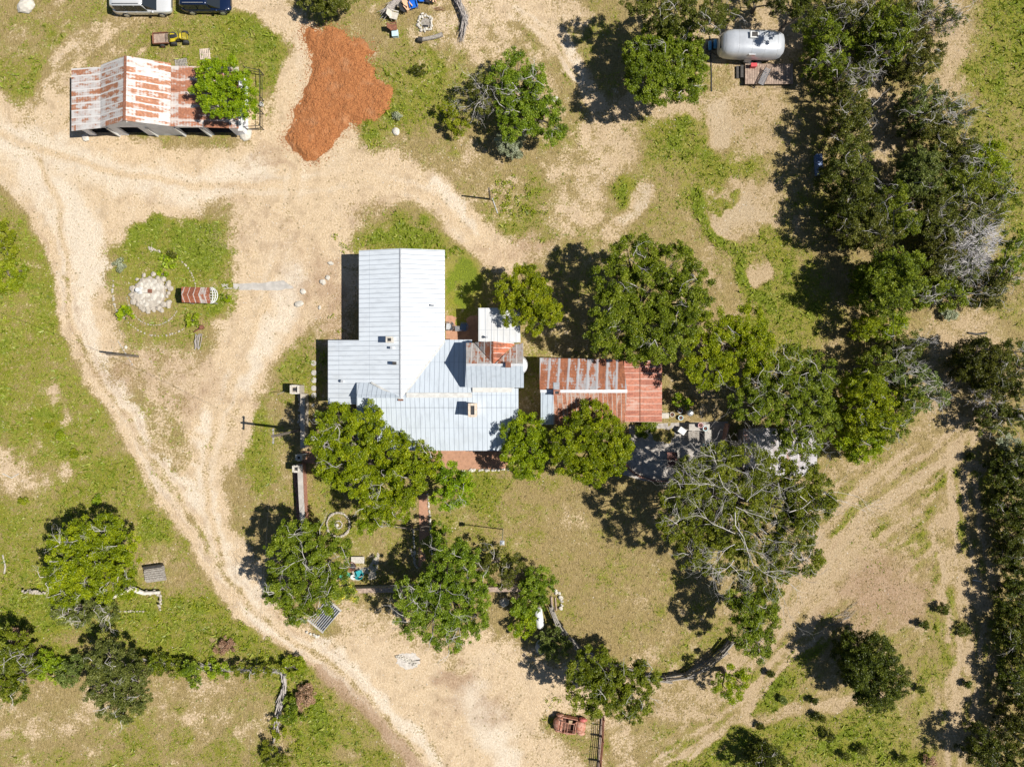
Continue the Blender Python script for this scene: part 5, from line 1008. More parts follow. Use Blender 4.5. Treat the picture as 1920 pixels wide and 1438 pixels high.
MB().box((-.1, 0, .34), (1.5, 1.25, .06)).build('floor_pan', M_RUSTD, wk); MB().box((-.65, 0, .55), (.4, 1.1, .3)).build('rear_seat', M_RUSTD, wk, bevel=.05); MB().box((-.05, .3, .52), (.4, .42, .28)).build('front_seat', simple('torn_seat', (.42, .30, .18), .9, 0, .3, 4, .01), wk, bevel=.05)
MB().box((.52, 0, .78), (.1, 1.1, .14)).build('dashboard', M_RUSTC, wk)
for x in (-1.05, 1.12):
    for s in (-1, 1): wheel(wk, x, s*.62, .27, .14, rim=M_RUST)
# propane tank
pt = empty('propane_tank', P(1010, 1153), 'white domed propane tank among bushes at the left of the back lawn', 'propane tank', None, R(98))
MB().tube([(-1.02, 0, .7), (-.98, 0, .7), (-.85, 0, .7), (-.7, 0, .7), (.7, 0, .7), (.85, 0, .7), (.98, 0, .7), (1.02, 0, .7)], [.05, .2, .34, .40, .40, .34, .2, .05], 20).build('tank', M_WHITE, pt, True)
MB().lathe((0, 0, 0), [(.14, 1.06), (.14, 1.18), (.1, 1.22), (.02, 1.24)], 14).build('valve_dome', M_TIN, pt)
for x in (-.6, .6): MB().box((x, 0, .18), (.12, .6, .36)).build('saddle', M_CONC, pt)
# old plough by the round garden
pl = empty('old_plough', P(375, 640), 'abandoned rusty plough with grey poles lying in the weeds', 'plough'); MB().tube([(-.4, .85, .3), (.45, 1.3, .45)], .06).build('beam', M_RUST, pl); MB().box((.35, 1.28, .4), (.3, .35, .3), rz=.5).build('share', M_RUST, pl)
mb = MB(); rnd = random.Random(8)
for i in range(7): mb.tube([(-.3+i*.1, .75-rnd.random()*.2, .25), (-.35+i*.09+rnd.uniform(-.1, .1), 0, .35), (-.4+i*.07, -.85+rnd.random()*.4, .15)], .028)
mb.build('grey_poles', M_DEADWOOD, pl)
# sitting corners
def mesh_chair(px, py, rz, m, label, seat=None, group=None, s=1.):
    o = empty('metal_chair', P(px, py), label, 'chair', group, R(rz)); mb = MB(); loft(mb, [(-.05*s, .24*s, .42, .46), (.24*s, .27*s, .41, .45)], 4, 4); MB().box((.03, 0, .43), (.50*s, .50*s, .05)).build('seat', seat or m, o, bevel=.02)
    b = MB(); k = 9
    for i in range(k):
        a0, a1 = R(110+i*140/k), R(110+(i+1)*140/k); q = [Vector((.30*s*math.cos(a), .30*s*math.sin(a), 0)) for a in (a0, a1)]
        b.add([q[0]+Vector((0, 0, .42)), q[1]+Vector((0, 0, .42)), q[1]*1.2+Vector((0, 0, .9)), q[0]*1.2+Vector((0, 0, .9)), q[0]*1.1+Vector((0, 0, .42)), q[1]*1.1+Vector((0, 0, .42)), q[1]*1.3+Vector((0, 0, .9)), q[0]*1.3+Vector((0, 0, .9))], [(0, 1, 2, 3), (7, 6, 5, 4), (0, 4, 5, 1), (1, 5, 6, 2), (2, 6, 7, 3), (3, 7, 4, 0)])
    b.build('backrest', m, o)
    for sy in (-1, 1):
        MB().tube([(-.2*s, sy*.29*s, .62), (.1, sy*.32*s, .66), (.28*s, sy*.30*s, .60)], .025).build('armrest', m, o)
        for sx in (-.2, .22): MB().tube([(sx*s, sy*.24*s, 0), (sx*s, sy*.24*s, .42)], .018).build('leg', m, o)
    return o
mesh_chair(844, 613, 175, M_GREYPLAS, 'grey chair on the sunlit side of the terracotta patio', M_TIN, s=1.2); mesh_chair(870, 614, 170, simple('slate_blue', (.10, .16, .26), .5, .1, .1, 3, 0), 'dark blue chair on the shaded side of the terracotta patio', s=1.2)
crate(858, 617, .36, .42, .42, M_GREYPLAS, 'little grey side table between the two patio chairs', 'side table', 'side_table')
mesh_chair(650, 1075, 55, M_MINT, 'green metal chair on the shaded front yard patch', s=1.15); mesh_chair(676, 1073, 110, M_TEAL, 'teal blue metal chair on the shaded front yard patch', s=1.15)
st_ = empty('garden_table', P(664, 1079), 'small round white table between the green and teal chairs', 'table'); MB().lathe((0, 0, 0), [(.22, .46), (.24, .47), (.24, .50), (.1, .51)], 18).build('top', M_WHITE, st_); MB().lathe((0, 0, 0), [(.14, 0), (.03, .05), (.03, .45)], 10).build('pedestal', M_WHITE, st_)
rb = empty('fire_bowl', P(661, 1060), 'round rusty fire bowl on the front yard patch', 'fire bowl'); MB().lathe((0, 0, 0), [(.22, 0), (.42, .38), (.44, .42), (.38, .40), (.2, .12)], 20).build('bowl', M_RUST, rb); MB().lathe((0, 0, 0), [(.3, .2), (.2, .24)], 12).build('ashes', M_DARKMETAL, rb)
crate(672, 1048, 1.15, .55, .3, M_WSTONE, 'pale stone slab bench beside the rusty fire bowl', 'bench', 'stone_bench')
# back patio furniture
cn = empty('outdoor_counter', P(1305, 805), 'angular outdoor kitchen counter of weathered boxes on the back patio', 'counter')
MB().box((.05, .25, .48), (1.75, .5, .9)).build('counter_front', M_PATIO, cn); MB().box((.05, .25, .95), (1.9, .62, .05)).build('counter_top', M_CONC, cn); MB().box((.85, -.65, .48), (.5, 1.3, .9)).build('counter_side', M_PATIO, cn); MB().box((.85, -.65, .955), (.6, 1.35, .05)).build('counter_top', M_CONC, cn); MB().box((1.35, -.65, .05), (.3, 1.2, .1)).build('plinth', M_STONE, cn)
tb = empty('plank_table', P(1297, 816), 'square plank table tucked inside the outdoor counter', 'table'); mb = MB()
for i in range(6): mb.box((0, -.45+i*.16, .72), (1.0, .145, .04))
mb.build('top', M_GREYWOOD, tb)
for x in (-.4, .4):
    for y in (-.4, .3): MB().box((x, y, .35), (.07, .07, .7)).build('leg', M_GREYWOOD, tb)
crate(1276, 807, .62, .5, .6, M_WHITE, 'white tilted box seat left of the plank table', 'seat', 'box_seat', -35)
t_ = empty('rusty_table', P(1257, 861), 'dark red brown metal table in the shade of the back patio', 'table'); MB().box((0, 0, .74), (.95, 1.45, .04)).build('top', simple('oxide_red', (.14, .055, .04), .7, .1, .25, 3, .005), t_)
for x in (-.4, .4):
    for y in (-.62, .62): MB().box((x, y, .36), (.05, .05, .72)).build('leg', M_RUST, t_)
gr = empty('kettle_grill', P(1290, 773), 'round lidded grill with shiny top behind the cottage', 'grill'); MB().lathe((0, 0, 0), [(.1, .45), (.28, .55), (.33, .75), (.3, .9), (.12, 1.0), (.02, 1.02)], 18).build('bowl', M_TIN, gr, True)
for a in (0, 2.1, 4.2): MB().tube([(.25*math.cos(a), .25*math.sin(a), .55), (.35*math.cos(a), .35*math.sin(a), 0)], .02).build('leg', M_BLACK, gr)
for x, y, m, l in [(1274, 770, M_WHITE, 'white round pot nearest the round grill'), (1275, 783, M_PALEBLUE, 'pale round pot just below the white pot by the grill'), (1312, 797, simple('dusty_pink', (.62, .35, .36), .7, 0, .1, 3, 0), 'dusty pink pot standing on the counter corner'), (1321, 803, M_PALEBLUE, 'pale green blue pot on the counter next to the pink one'), (1322, 832, M_TEAL, 'teal pot on the ground below the counter'), (1259, 777, M_WSTONE, 'square white planter stone right of the cottage lean-to')]:
    z = .98 if y in (797, 803) else 0; c = P(x, y, z); o = empty('plant_pot', c, l, 'pot'); MB().lathe((0, 0, 0), [(.15, 0), (.22, .3), (.24, .32), (.19, .31), (.17, .22)], 14).build('pot', m, o); MB().lathe((0, 0, 0), [(.17, .22), (.05, .24)], 10).build('soil', M_RUSTD, o)
crate(1245, 779, .7, .45, .35, M_WSTONE, 'pale cinder block planter at the corner of the cottage lean-to', 'planter', 'block_planter')
sc_ = empty('rusty_screen', P(1356, 812), 'slanted strip of rusty pink tin standing at the right of the patio', 'screen', None, R(-12)); MB().box((0, 0, .6), (.12, 1.9, 1.2)).build('sheet', simple('pink_tin', (.48, .30, .24), .8, .1, .3, 3, .01, col2=(.34, .14, .08)), sc_); 
for y in (-.9, .9): MB().box((.09, y, .62), (.06, .06, 1.25)).build('stake', M_GREYWOOD, sc_)
crate(1532, 312, .55, 1.9, .5, simple('blue_tarp', (.06, .13, .32), .5, 0, .3, 4, .02, col2=(.3, .36, .45)), 'blue covered box standing in the shadow left of the cedars', 'box', 'covered_box', 4)
log([(1745, 126), (1738, 136), (1728, 148)], .07, 'dead grey limb fallen at the upper right thicket edge', M_DEADWOOD); log([(1702, 160), (1720, 163), (1733, 155)], .06, 'dark limb lying below the fallen grey limb', M_DARKMETAL)
log([(1815, 624), (1833, 627), (1850, 624)], .09, 'dark log lying across the sandy path at right', M_DARKMETAL); log([(1824, 1087), (1841, 1090)], .05, 'short white pole lying on the right hand track', M_WHITE)
log([(1331, 68), (1333, 115), (1334, 140), (1334, 172)], .05, 'dark hose running down from the trailer nose', M_BLACK, 'hose', 'hose')
log([(35, -5), (48, 10), (58, 22)], .09, 'grey forked branch over the flat boulder at the top left', M_DEADWOOD, 'branch', 'branch'); log([(5, 1040), (10, 1062), (8, 1075)], .07, 'bare white branch lying near the left edge', M_DEADWOOD, 'branch', 'branch'); log([(5, 888), (22, 896), (35, 888)], .05, 'small forked white branch in the left field', M_WSTONE, 'branch', 'branch')
# log hedge at lower left
brush_pile('log_row', [(285, 1236), (360, 1246), (440, 1252), (520, 1256)], .3, 70, 'row of stacked grey branches running along the lower left hedge', M_DEADWOOD, 'brush row', .5, (1., 2.6), .035)
brush_pile('log_row', [(533, 1240), (534, 1290), (525, 1330), (518, 1380)], .5, 40, 'broken grey logs stacked downward from the hedge corner', M_DEADWOOD, 'brush row', .6, (1., 2.0), .06)
brush_pile('stick_pile', [(1545, 1170), (1590, 1150), (1610, 1130)], .9, 40, 'scattered dark brushwood on the reddish soil', M_GREYWOOD, 'sticks', .15, (.4, 1.1), .014)

# ------------------------------------------------------------------ trees and shrubs
def branchlet(mb, p, d, L, r, depth, rnd, spread=.7, up=.1, kids=3):
    n = 5; pts = [p]; q = p.copy(); dd = d.copy()
    for i in range(n):
        dd = (dd+Vector((rnd.gauss(0, .27), rnd.gauss(0, .27), rnd.gauss(0, .12)+up*.1))).normalized(); q = q+dd*L/n; pts.append(q.copy())
    mb.tube(pts, [r*(1-.7*i/n) for i in range(n+1)], 5 if depth > 1 else 4, False)
    if depth > 0:
        for k in range(kids):
            i = rnd.randint(1, n); dv = (dd+Vector((rnd.gauss(0, spread), rnd.gauss(0, spread), rnd.gauss(0, spread*.4)+up))).normalized(); branchlet(mb, pts[i], dv, L*rnd.uniform(.45, .8), r*.5, depth-1, rnd, spread, up, kids)
def tree(lobes, h, sp, label, cat='tree', name='tree', dens=1., leaf=.125, bare=0, barelen=1.2, trunkr=None, seed=None, flat=.75, barecol=None, group=None, gap=0., low=False):
    # lobes: (x, y, r[, dh]) outlines of the crown's masses where they stand at height h
    seed = seed if seed is not None else int(sum(a[0]*3+a[1] for a in lobes)) % 9973
    rs = np.random.RandomState(seed); rnd = random.Random(seed)
    cs = []
    for q in lobes:
        dh = q[3] if len(q) > 3 else rnd.uniform(-.12, .05)*h
        ht = max(.5, h+dh); Rr = q[2]*(1.0 if low else 1.13)*S*(H-ht)/H; rz = ht*.47 if low else min(Rr*flat, ht*.48); c = P(q[0], q[1], ht-rz); cs.append((c, Rr, rz))
    A = sum(c[1]**2 for c in cs); bc = Vector((sum(c[0].x*c[1]**2 for c in cs)/A, sum(c[0].y*c[1]**2 for c in cs)/A, 0))
    o = empty(name, bc, label, cat, group)
    C = []; T = []; centres = []
    for c, Rr, rz in cs:
        ht_ = rz*2; nc = max(5, int((25+4*ht_ if low else 25)*Rr*Rr*dens))
        for k in range(nc):
            u = rs.normal(0, 1, 3); u[2] = u[2]*.75+.12 if low else abs(u[2])*1.0-.35; u /= np.linalg.norm(u); rad = rs.uniform(.45, 1.0)**.6*(1+.10*rs.normal())
            p = np.array([c.x+u[0]*Rr*rad, c.y+u[1]*Rr*rad, c.z+u[2]*rz*rad]); cr = rs.uniform(.15, .40)*(.7+.12*min(Rr, 3)); centres.append((p, c))
            m = int(rs.uniform(.6, 1.3)*(230 if low else 300)*cr*cr*4/ (leaf/.15)**2*(1-gap)); q = rs.normal(0, 1, (m, 3)); q /= (np.linalg.norm(q, axis=1)[:, None]+1e-6); q *= (rs.rand(m)**.45)[:, None]*cr*np.array([1.15, 1.15, .6])
            C.append(p+q); T.append(np.clip(rs.uniform(.15, .75)+rs.normal(0, .16, m), 0, 1))
    C = np.concatenate(C); T = np.concatenate(T); C[:, 2] = np.maximum(C[:, 2], .08)
    quads_rs(C-np.array([bc.x, bc.y, 0]), leaf, LEAF[sp], o, T, rs)
    # trunk, limbs and twigs
    tr_ = trunkr or max(.05, min(.32, .035*h+.02*len(cs))); mb = MB(); zf = min(h*.3, 2.2)
    fork = Vector((rnd.uniform(-.2, .2), rnd.uniform(-.2, .2), zf)); mb.tube([(0, 0, 0), fork*.5+Vector((rnd.uniform(-.1, .1), 0, 0)), fork], [tr_*1.25, tr_, tr_*.85], 8)
    for c, Rr, rz in cs:
        e = c-bc; mid = fork.lerp(e, .5)+Vector((rnd.uniform(-.3, .3), rnd.uniform(-.3, .3), .25)); mb.tube([fork, mid-Vector((0, 0, .3)), e-Vector((0, 0, rz*.1))], [tr_*.5, tr_*.3, tr_*.10], 6, False)
    for p, c in centres[::9]:
        a = c-bc; b = Vector(p)-bc; mb.tube([a.lerp(fork, .2), a.lerp(b, .55), b-Vector((0, 0, .1))], [.04, .022, .01], 4, False)
    mb.build('trunk', M_BARK, o)
    if bare:
        mb = MB()
        for k in range(bare):
            c, Rr, rz = cs[rnd.randrange(len(cs))]; a = rnd.uniform(0, 6.28); t = rnd.uniform(0, .75); p = c-bc+Vector((math.cos(a)*Rr*t, math.sin(a)*Rr*t, rz*math.sqrt(1-t*t)*.93-.05)); a2 = a+rnd.gauss(0, .7); mb.tube([c-bc, p], [.03, .03], 4, False)
            branchlet(mb, p, Vector((math.cos(a2), math.sin(a2), rnd.uniform(0, .35))), barelen*rnd.uniform(.5, 1.2), rnd.uniform(.014, .027), 2, rnd, .6, .08, 3)
        for c, Rr, rz in cs: mb.tube([fork, (fork+(c-bc))/2-Vector((0, 0, .2)), c-bc], [.05, .03, .02], 4, False)
        mb.build('bare_branches', barecol or M_PALEBARK, o)
    return o
def quads_rs(C, size, mat, parent, T, rs):
    n = len(C); N = rs.normal(0, 1, (n, 3)); N[:, 2] = np.abs(N[:, 2])+.55; N /= np.linalg.norm(N, axis=1)[:, None]
    t = np.cross(N, rs.normal(0, 1, (n, 3))); t /= np.linalg.norm(t, axis=1)[:, None]; B = np.cross(N, t); s = (size*rs.uniform(.5, 1.35, n))[:, None]*.5
    return np_mesh('crown', np.stack([C-t*s, C-B*s*.6-N*s*.12, C+t*s, C+B*s*.6-N*s*.12], 1).reshape(-1, 3), 4, mat, parent, tint=T)
def bare_tree(px, py, h, r, label, n=16, cat='dead tree', name='dead_tree', m=None, rr=.035, seed=1, depth=3, center=None):
    rnd = random.Random(seed); o = empty(name, P(px, py), label, cat); mb = MB(); b = P(px, py); mb.tube([(0, 0, 0), (0, 0, h*.45)], [rr*2.6, rr*2], 7, False)
    for i in range(n):
        a = i/n*6.283+rnd.uniform(-.3, .3); d = Vector((math.cos(a), math.sin(a), rnd.uniform(.25, 1.1))).normalized(); branchlet(mb, Vector((0, 0, h*rnd.uniform(.2, .5))), d, r*S*rnd.uniform(.6, 1.0), rr*rnd.uniform(.6, 1.1), depth, rnd, .55, .15, 3)
    mb.build('branches', m or M_DEADWOOD, o); return o

t = tree
# --- around the house
t([(395, 140, 26), (425, 140, 28), (390, 172, 24), (420, 185, 32), (448, 160, 24), (402, 205, 18), (440, 205, 18), (468, 182, 17, -.8), (470, 212, 13, -.8)], 5.6, 'pecan', 'dense bright green tree overhanging the right end of the rusty barn roof', dens=1.15)
t([(985, 530, 30), (955, 548, 25), (1000, 560, 36), (965, 585, 26), (1030, 590, 24), (1000, 605, 20)], 5.4, 'fresh', 'bright green tree overhanging the small white annex', dens=1.15)
t([(1180, 485, 38), (1215, 470, 26), (1260, 495, 40), (1300, 530, 34), (1150, 530, 40), (1210, 545, 52), (1140, 580, 30), (1265, 570, 45), (1305, 570, 28), (1160, 620, 45), (1220, 620, 48), (1270, 625, 34), (1190, 655, 28), (1128, 625, 26), (1235, 655, 28)], 8.2, 'oak', 'largest spreading oak, standing above the red lean-to', name='oak_tree', bare=16, barelen=.9)
t([(1405, 605, 32), (1345, 610, 30), (1360, 645, 36), (1415, 645, 32), (1310, 650, 26), (1330, 690, 34), (1385, 690, 40), (1425, 680, 24), (1300, 690, 20)], 7., 'fresh', 'yellow green tree between the largest oak and the dark oaks at its right', dens=1.1, bare=5)
t([(1490, 690, 40), (1535, 700, 30), (1450, 700, 32), (1470, 745, 42), (1520, 750, 40), (1440, 760, 32), (1540, 790, 30), (1490, 800, 34), (1400, 760, 30), (1420, 720, 26), (1492, 828, 24), (1522, 832, 18), (1462, 836, 14)], 7., 'oak', 'wide oak with pale bare twigs just above the old shed', name='oak_tree', bare=34, barelen=1.3)
t([(635, 795, 36), (685, 790, 30), (610, 830, 28), (660, 830, 38), (705, 815, 28), (640, 870, 36), (690, 870, 38), (735, 845, 34), (780, 860, 30), (810, 858, 18), (615, 875, 20), (720, 905, 38), (765, 895, 34), (665, 905, 28), (700, 945, 30), (742, 945, 30), (758, 935, 18), (700, 970, 20), (800, 892, 14)], 7., 'pecan', 'big bright pecan spreading over the left corner of the farmhouse porch', name='pecan_tree', bare=22, barelen=1.1, dens=1.05)
t([(840, 890, 24), (855, 920, 28), (830, 935, 22), (870, 900, 16)], 5., 'pecan', 'low right hand pecan bough hanging over the lawn beside the garden path', name='pecan_tree', bare=4)
t([(685, 990, 14), (822, 990, 14), (818, 1003, 10)], 2.4, 'pecan', 'sparse saplings below the big pecan beside the garden path', cat='sapling', name='sapling')
t([(985, 815, 34), (965, 845, 24), (1005, 845, 28), (980, 870, 24), (1000, 875, 20), (960, 810, 18)], 5.6, 'pecan', 'rounded green tree hugging the farmhouse porch corner at the left of the cottage', dens=1.25)
t([(1110, 785, 32), (1085, 815, 30), (1135, 815, 34), (1055, 830, 26), (1100, 850, 36), (1150, 845, 32), (1060, 865, 24), (1115, 880, 26), (1155, 870, 20), (1095, 885, 20), (1170, 835, 14)], 6.2, 'pecan', 'full bright green tree covering the lower half of the rusty cottage roof', dens=1.2)
# --- great oak with dead limbs
GO = t([(1300, 890, 36), (1350, 865, 36), (1400, 870, 38), (1450, 890, 38), (1500, 900, 36), (1540, 920, 28), (1275, 930, 34), (1330, 925, 40), (1390, 930, 40), (1450, 945, 40), (1505, 950, 38), (1550, 945, 20), (1265, 980, 30), (1310, 985, 38), (1370, 990, 36), (1430, 1000, 36), (1490, 1000, 36), (1295, 1035, 28), (1345, 1045, 32), (1405, 1060, 32), (1460, 1055, 34), (1510, 1050, 28), (1440, 1095, 24), (1340, 855, 24)], 8.6, 'oak', 'great old oak crowned with pale dead limbs at the right of the back lawn', name='oak_tree', bare=80, barelen=1.3, dens=.95)
mb = MB(); rnd = random.Random(77); b0 = GO.location
for (x0, y0, x1, y1, r, dp) in [(1378, 960, 1374, 1080, .075, 3), (1378, 1020, 1330, 1045, .05, 3), (1380, 1030, 1440, 1030, .05, 3), (1376, 1050, 1350, 1095, .05, 3), (1378, 1000, 1300, 985, .045, 3), (1400, 940, 1440, 900, .045, 3), (1370, 925, 1290, 880, .05, 3), (1380, 950, 1450, 960, .04, 3), (1480, 960, 1590, 940, .055, 3), (1500, 930, 1560, 960, .045, 3), (1330, 870, 1400, 850, .045, 3), (1400, 860, 1360, 820, .04, 2), (1440, 1010, 1500, 1040, .04, 3), (1340, 910, 1270, 930, .04, 3), (1370, 1060, 1410, 1100, .045, 3), (1385, 980, 1460, 1060, .04, 3)]:
    a, c = P(x0, y0, 8.1)-b0, P(x1, y1, 8.7 if x1 < 1540 else 6.5)-b0; branchlet(mb, a, (c-a).normalized(), (c-a).length*1.05, r*.68, dp, rnd, .6, .02, 4)
mb.build('dead_limbs', M_PALEBARK, GO)
bare_tree(1378, 838, 5.5, 42, 'leafless grey tree reaching over the back patio', 12, m=M_PALEBARK, rr=.04, seed=5)
# --- front yard
t([(560, 1000, 30), (600, 1010, 30), (530, 1040, 32), (575, 1045, 38), (620, 1050, 34), (540, 1085, 34), (585, 1090, 38), (625, 1090, 28), (520, 1110, 24), (555, 1125, 28), (600, 1125, 26), (555, 1155, 20), (535, 1000, 20), (640, 1025, 18)], 6.6, 'oak', 'broad oak growing over the lower end of the coped yard wall', name='oak_tree', bare=24, barelen=1.2, dens=.95)
t([(650, 1105, 16), (638, 1118, 12), (660, 1118, 10)], 1.8, 'bloom', 'yellow flowering shrub above the cattle guard', 'shrub', 'shrub', leaf=.12)
t([(840, 1030, 30), (870, 1045, 26), (855, 1070, 34), (785, 1102, 26), (825, 1095, 36), (870, 1100, 34), (765, 1115, 28), (800, 1130, 34), (845, 1135, 38), (890, 1120, 28), (770, 1160, 26), (810, 1170, 30), (860, 1175, 28), (840, 1205, 22), (885, 1190, 18), (895, 1160, 20), (905, 1090, 20)], 6.4, 'oak', 'long irregular oak straddling the low front wall below the garden path', name='oak_tree', bare=26, barelen=1.1, dens=.82)
t([(925, 1045, 24), (955, 1060, 22), (905, 1065, 20), (940, 1085, 20)], 4.2, 'olive', 'thin shadowed tree between the lawn pole and the front wall', dens=.7, bare=4)
t([(1005, 1080, 22), (1020, 1095, 20), (1000, 1110, 24), (985, 1130, 22), (1012, 1130, 16)], 3.0, 'oak', 'leafy bush crowding above the propane tank', 'bush', 'bush')
t([(985, 1165, 22), (978, 1145, 16), (970, 1180, 14)], 1.6, 'pecan', 'low fresh green bush at the left of the propane tank', 'bush', 'bush')
bare_tree(962, 1088, 2.2, 34, 'fan of tan bare switches over the dark end of the front wall', 14, 'bare shrub', 'bare_shrub', M_PALL, .018, 6, 2)
t([(1030, 1198, 20), (1045, 1188, 10), (1050, 1215, 22), (1025, 1215, 16)], 2.6, 'soft', 'grey green shrub at the inner left of the rail fence', 'shrub', 'shrub', dens=.9)
t([(1110, 1235, 26), (1085, 1260, 22), (1130, 1260, 32), (1095, 1290, 32), (1145, 1290, 34), (1180, 1265, 28), (1215, 1265, 22), (1190, 1300, 30), (1125, 1315, 28), (1165, 1325, 22), (1200, 1325, 20), (1105, 1318, 18), (1190, 1345, 12), (1225, 1280, 12)], 6.0, 'oak', 'dark leafed oak overhanging the lower left curve of the rail fence', name='oak_tree', bare=8, dens=.92)
t([(1405, 1105, 30), (1435, 1130, 24), (1400, 1145, 34), (1430, 1165, 26), (1395, 1185, 30), (1420, 1205, 24), (1385, 1120, 20), (1425, 1225, 16)], 6.2, 'oak', 'narrow upright oak just below the great oak beside the rail fence end', name='oak_tree', dens=1.05, bare=6)
t([(1365, 1265, 20), (1385, 1275, 20), (1355, 1290, 18), (1375, 1300, 18), (1395, 1258, 12), (1350, 1270, 10)], 3.6, 'pecan', 'small airy tree standing just outside the rail fence', dens=.6)
t([(1605, 1215, 34), (1645, 1225, 36), (1670, 1250, 26), (1620, 1260, 40), (1600, 1240, 30), (1640, 1290, 34), (1665, 1280, 24), (1625, 1305, 22)], 6., 'cedar', 'solitary round dark cedar in the lower right field', 'cedar', 'cedar_tree', dens=1.2, low=True)
# --- left side
t([(200, 995, 30), (160, 1005, 32), (125, 1015, 26), (230, 1020, 26), (185, 1040, 38), (135, 1050, 36), (230, 1060, 28), (100, 1080, 24), (160, 1085, 36), (205, 1090, 34), (120, 1110, 26), (240, 1100, 18)], 5.6, 'fresh', 'wide light green oak shading the ruined wall at left', name='oak_tree', bare=30, barelen=.9, dens=1.05)
t([(120, 1130, 24), (150, 1145, 26), (185, 1130, 26), (205, 1150, 18), (115, 1155, 16), (160, 1165, 16)], 2.6, 'soft', 'greyish scrub full of pale twigs just below the ruined wall', 'scrub', 'scrub_bush', dens=.75, bare=26, barelen=.8)
rn = empty('fallen_trunk', P(235, 1108), 'forked silver grey fallen trunk lying across the ruined wall', 'fallen trunk'); mb = MB(); q = lambda x, y, z: P(x, y, z)-P(235, 1108)
mb.tube([q(300, 1110, .5), q(270, 1112, .6), q(250, 1105, .8), q(238, 1104, .9)], [.13, .17, .26, .3], 8); mb.tube([q(242, 1105, .85), q(225, 1113, .9), q(205, 1124, 1.), q(185, 1130, 1.1), q(165, 1126, 1.2)], [.2, .15, .11, .07, .03], 7); mb.tube([q(245, 1100, .8), q(228, 1103, 1.1)], [.2, .06], 7); mb.tube([q(170, 1105, 1.2), q(158, 1098, 1.4), q(150, 1090, 1.6)], [.1, .09, .05], 7); mb.tube([q(205, 1124, 1.), q(190, 1115, 1.2), q(168, 1108, 1.3)], [.08, .07, .06], 6); mb.tube([q(160, 1160, .7), q(157, 1148, .9), q(165, 1140, 1.)], [.08, .06, .03], 6)
mb.build('limbs', M_WSTONE and simple('silver_wood', (.62, .57, .50), .85, 0, .25, 4, .02), rn)
t([(205, 1230, 28), (180, 1245, 24), (240, 1245, 28), (215, 1270, 34), (255, 1265, 22), (190, 1285, 26), (235, 1295, 32), (265, 1300, 20), (210, 1320, 26), (245, 1325, 24), (230, 1340, 14)], 4.6, 'soft', 'lone oak with sandy gaps standing below the lower left hedge', name='oak_tree', bare=16, barelen=.7, dens=.85)
t([(15, 1210, 30), (45, 1225, 26), (10, 1250, 34), (45, 1265, 26), (30, 1295, 22), (0, 1290, 24)], 4.4, 'oak', 'dark oak cut off by the lower left edge', name='oak_tree', bare=8)
t([(85, 1240, 20), (105, 1255, 20), (75, 1258, 16)], 1.8, 'weed', 'leafy green shrub just right of the cut off left oak', 'shrub', 'shrub')
t([(130, 1258, 20), (142, 1246, 14), (125, 1272, 14)], 2.0, 'soft', 'blue green shrub at the left of the lone oak', 'shrub', 'shrub')
t([(30, 1190, 16), (45, 1196, 12)], 1.2, 'dry', 'reddish dry bush above the cut off left oak', 'shrub', 'shrub')
t([(300, 1244, 18), (330, 1250, 16)], 1.5, 'oak', 'low dark bush at the left end of the log row', 'bush', 'bush'); t([(362, 1262, 16), (368, 1280, 10), (350, 1254, 14)], 1.8, 'oak', 'dark bush with a tail hanging down from the middle of the log row', 'bush', 'bush'); t([(400, 1252, 14), (420, 1256, 12)], 1.2, 'weed', 'little green bush near the middle of the log row', 'bush', 'bush')
t([(448, 1254, 12), (470, 1258, 11), (492, 1256, 13), (515, 1258, 12)], 1.9, 'oak', 'dark ragged bushes at the right end of the log row', 'bush', 'bush', bare=6, barelen=.5)
t([(262, 1250, 12), (282, 1246, 12)], 1.8, 'oak', 'dark bush filling the hedge between the lone oak and the log row', 'bush', 'bush')
t([(420, 1207, 12), (412, 1214, 10), (430, 1212, 9)], .7, 'dry', 'round reddish dead bush in the weeds left of the lower track', 'dead bush', 'dead_bush', leaf=.1)
t([(548, 1250, 18), (560, 1240, 10)], 1.5, 'weed', 'green bush with yellow fruit at the hedge corner', 'bush', 'bush'); t([(575, 1300, 16), (568, 1312, 14)], 1.2, 'dry', 'reddish brown dead shrub in the green patch left of the lower track', 'shrub', 'shrub')
t([(545, 1320, 16), (555, 1335, 16), (540, 1345, 12)], 1.4, 'oak', 'dark bush right of the broken logs', 'bush', 'bush'); t([(510, 1420, 18), (535, 1425, 14), (505, 1395, 10)], 1.5, 'oak', 'dark bush at the bottom edge left of the lower track', 'bush', 'bush'); t([(525, 1370, 12), (515, 1355, 10)], 1.2, 'weed', 'small bush at the foot of the broken logs', 'bush', 'bush')
t([(5, 440, 22), (12, 470, 18)], 1.8, 'weed', 'green bush cut by the left edge beside the left field', 'bush', 'bush'); t([(15, 515, 24), (38, 505, 12), (10, 535, 20)], 1.4, 'weed', 'wide low bush in the left field near the left edge', 'bush', 'bush')
t([(235, 590, 12)], 1.2, 'fresh', 'compact round green shrub on the inner left of the garden arcs', 'shrub', 'shrub', dens=1.6)
t([(362, 601, 11)], .8, 'weed', 'spiky yellow green yucca clump below the little arbour', 'yucca', 'yucca', leaf=.25); t([(318, 490, 10), (308, 484, 8)], .7, 'weed', 'spiky pale green clump above the flagstone terrace', 'yucca', 'yucca', leaf=.25); t([(425, 555, 9)], .6, 'fresh', 'small green clump beside the strip path start', 'plant', 'plant')
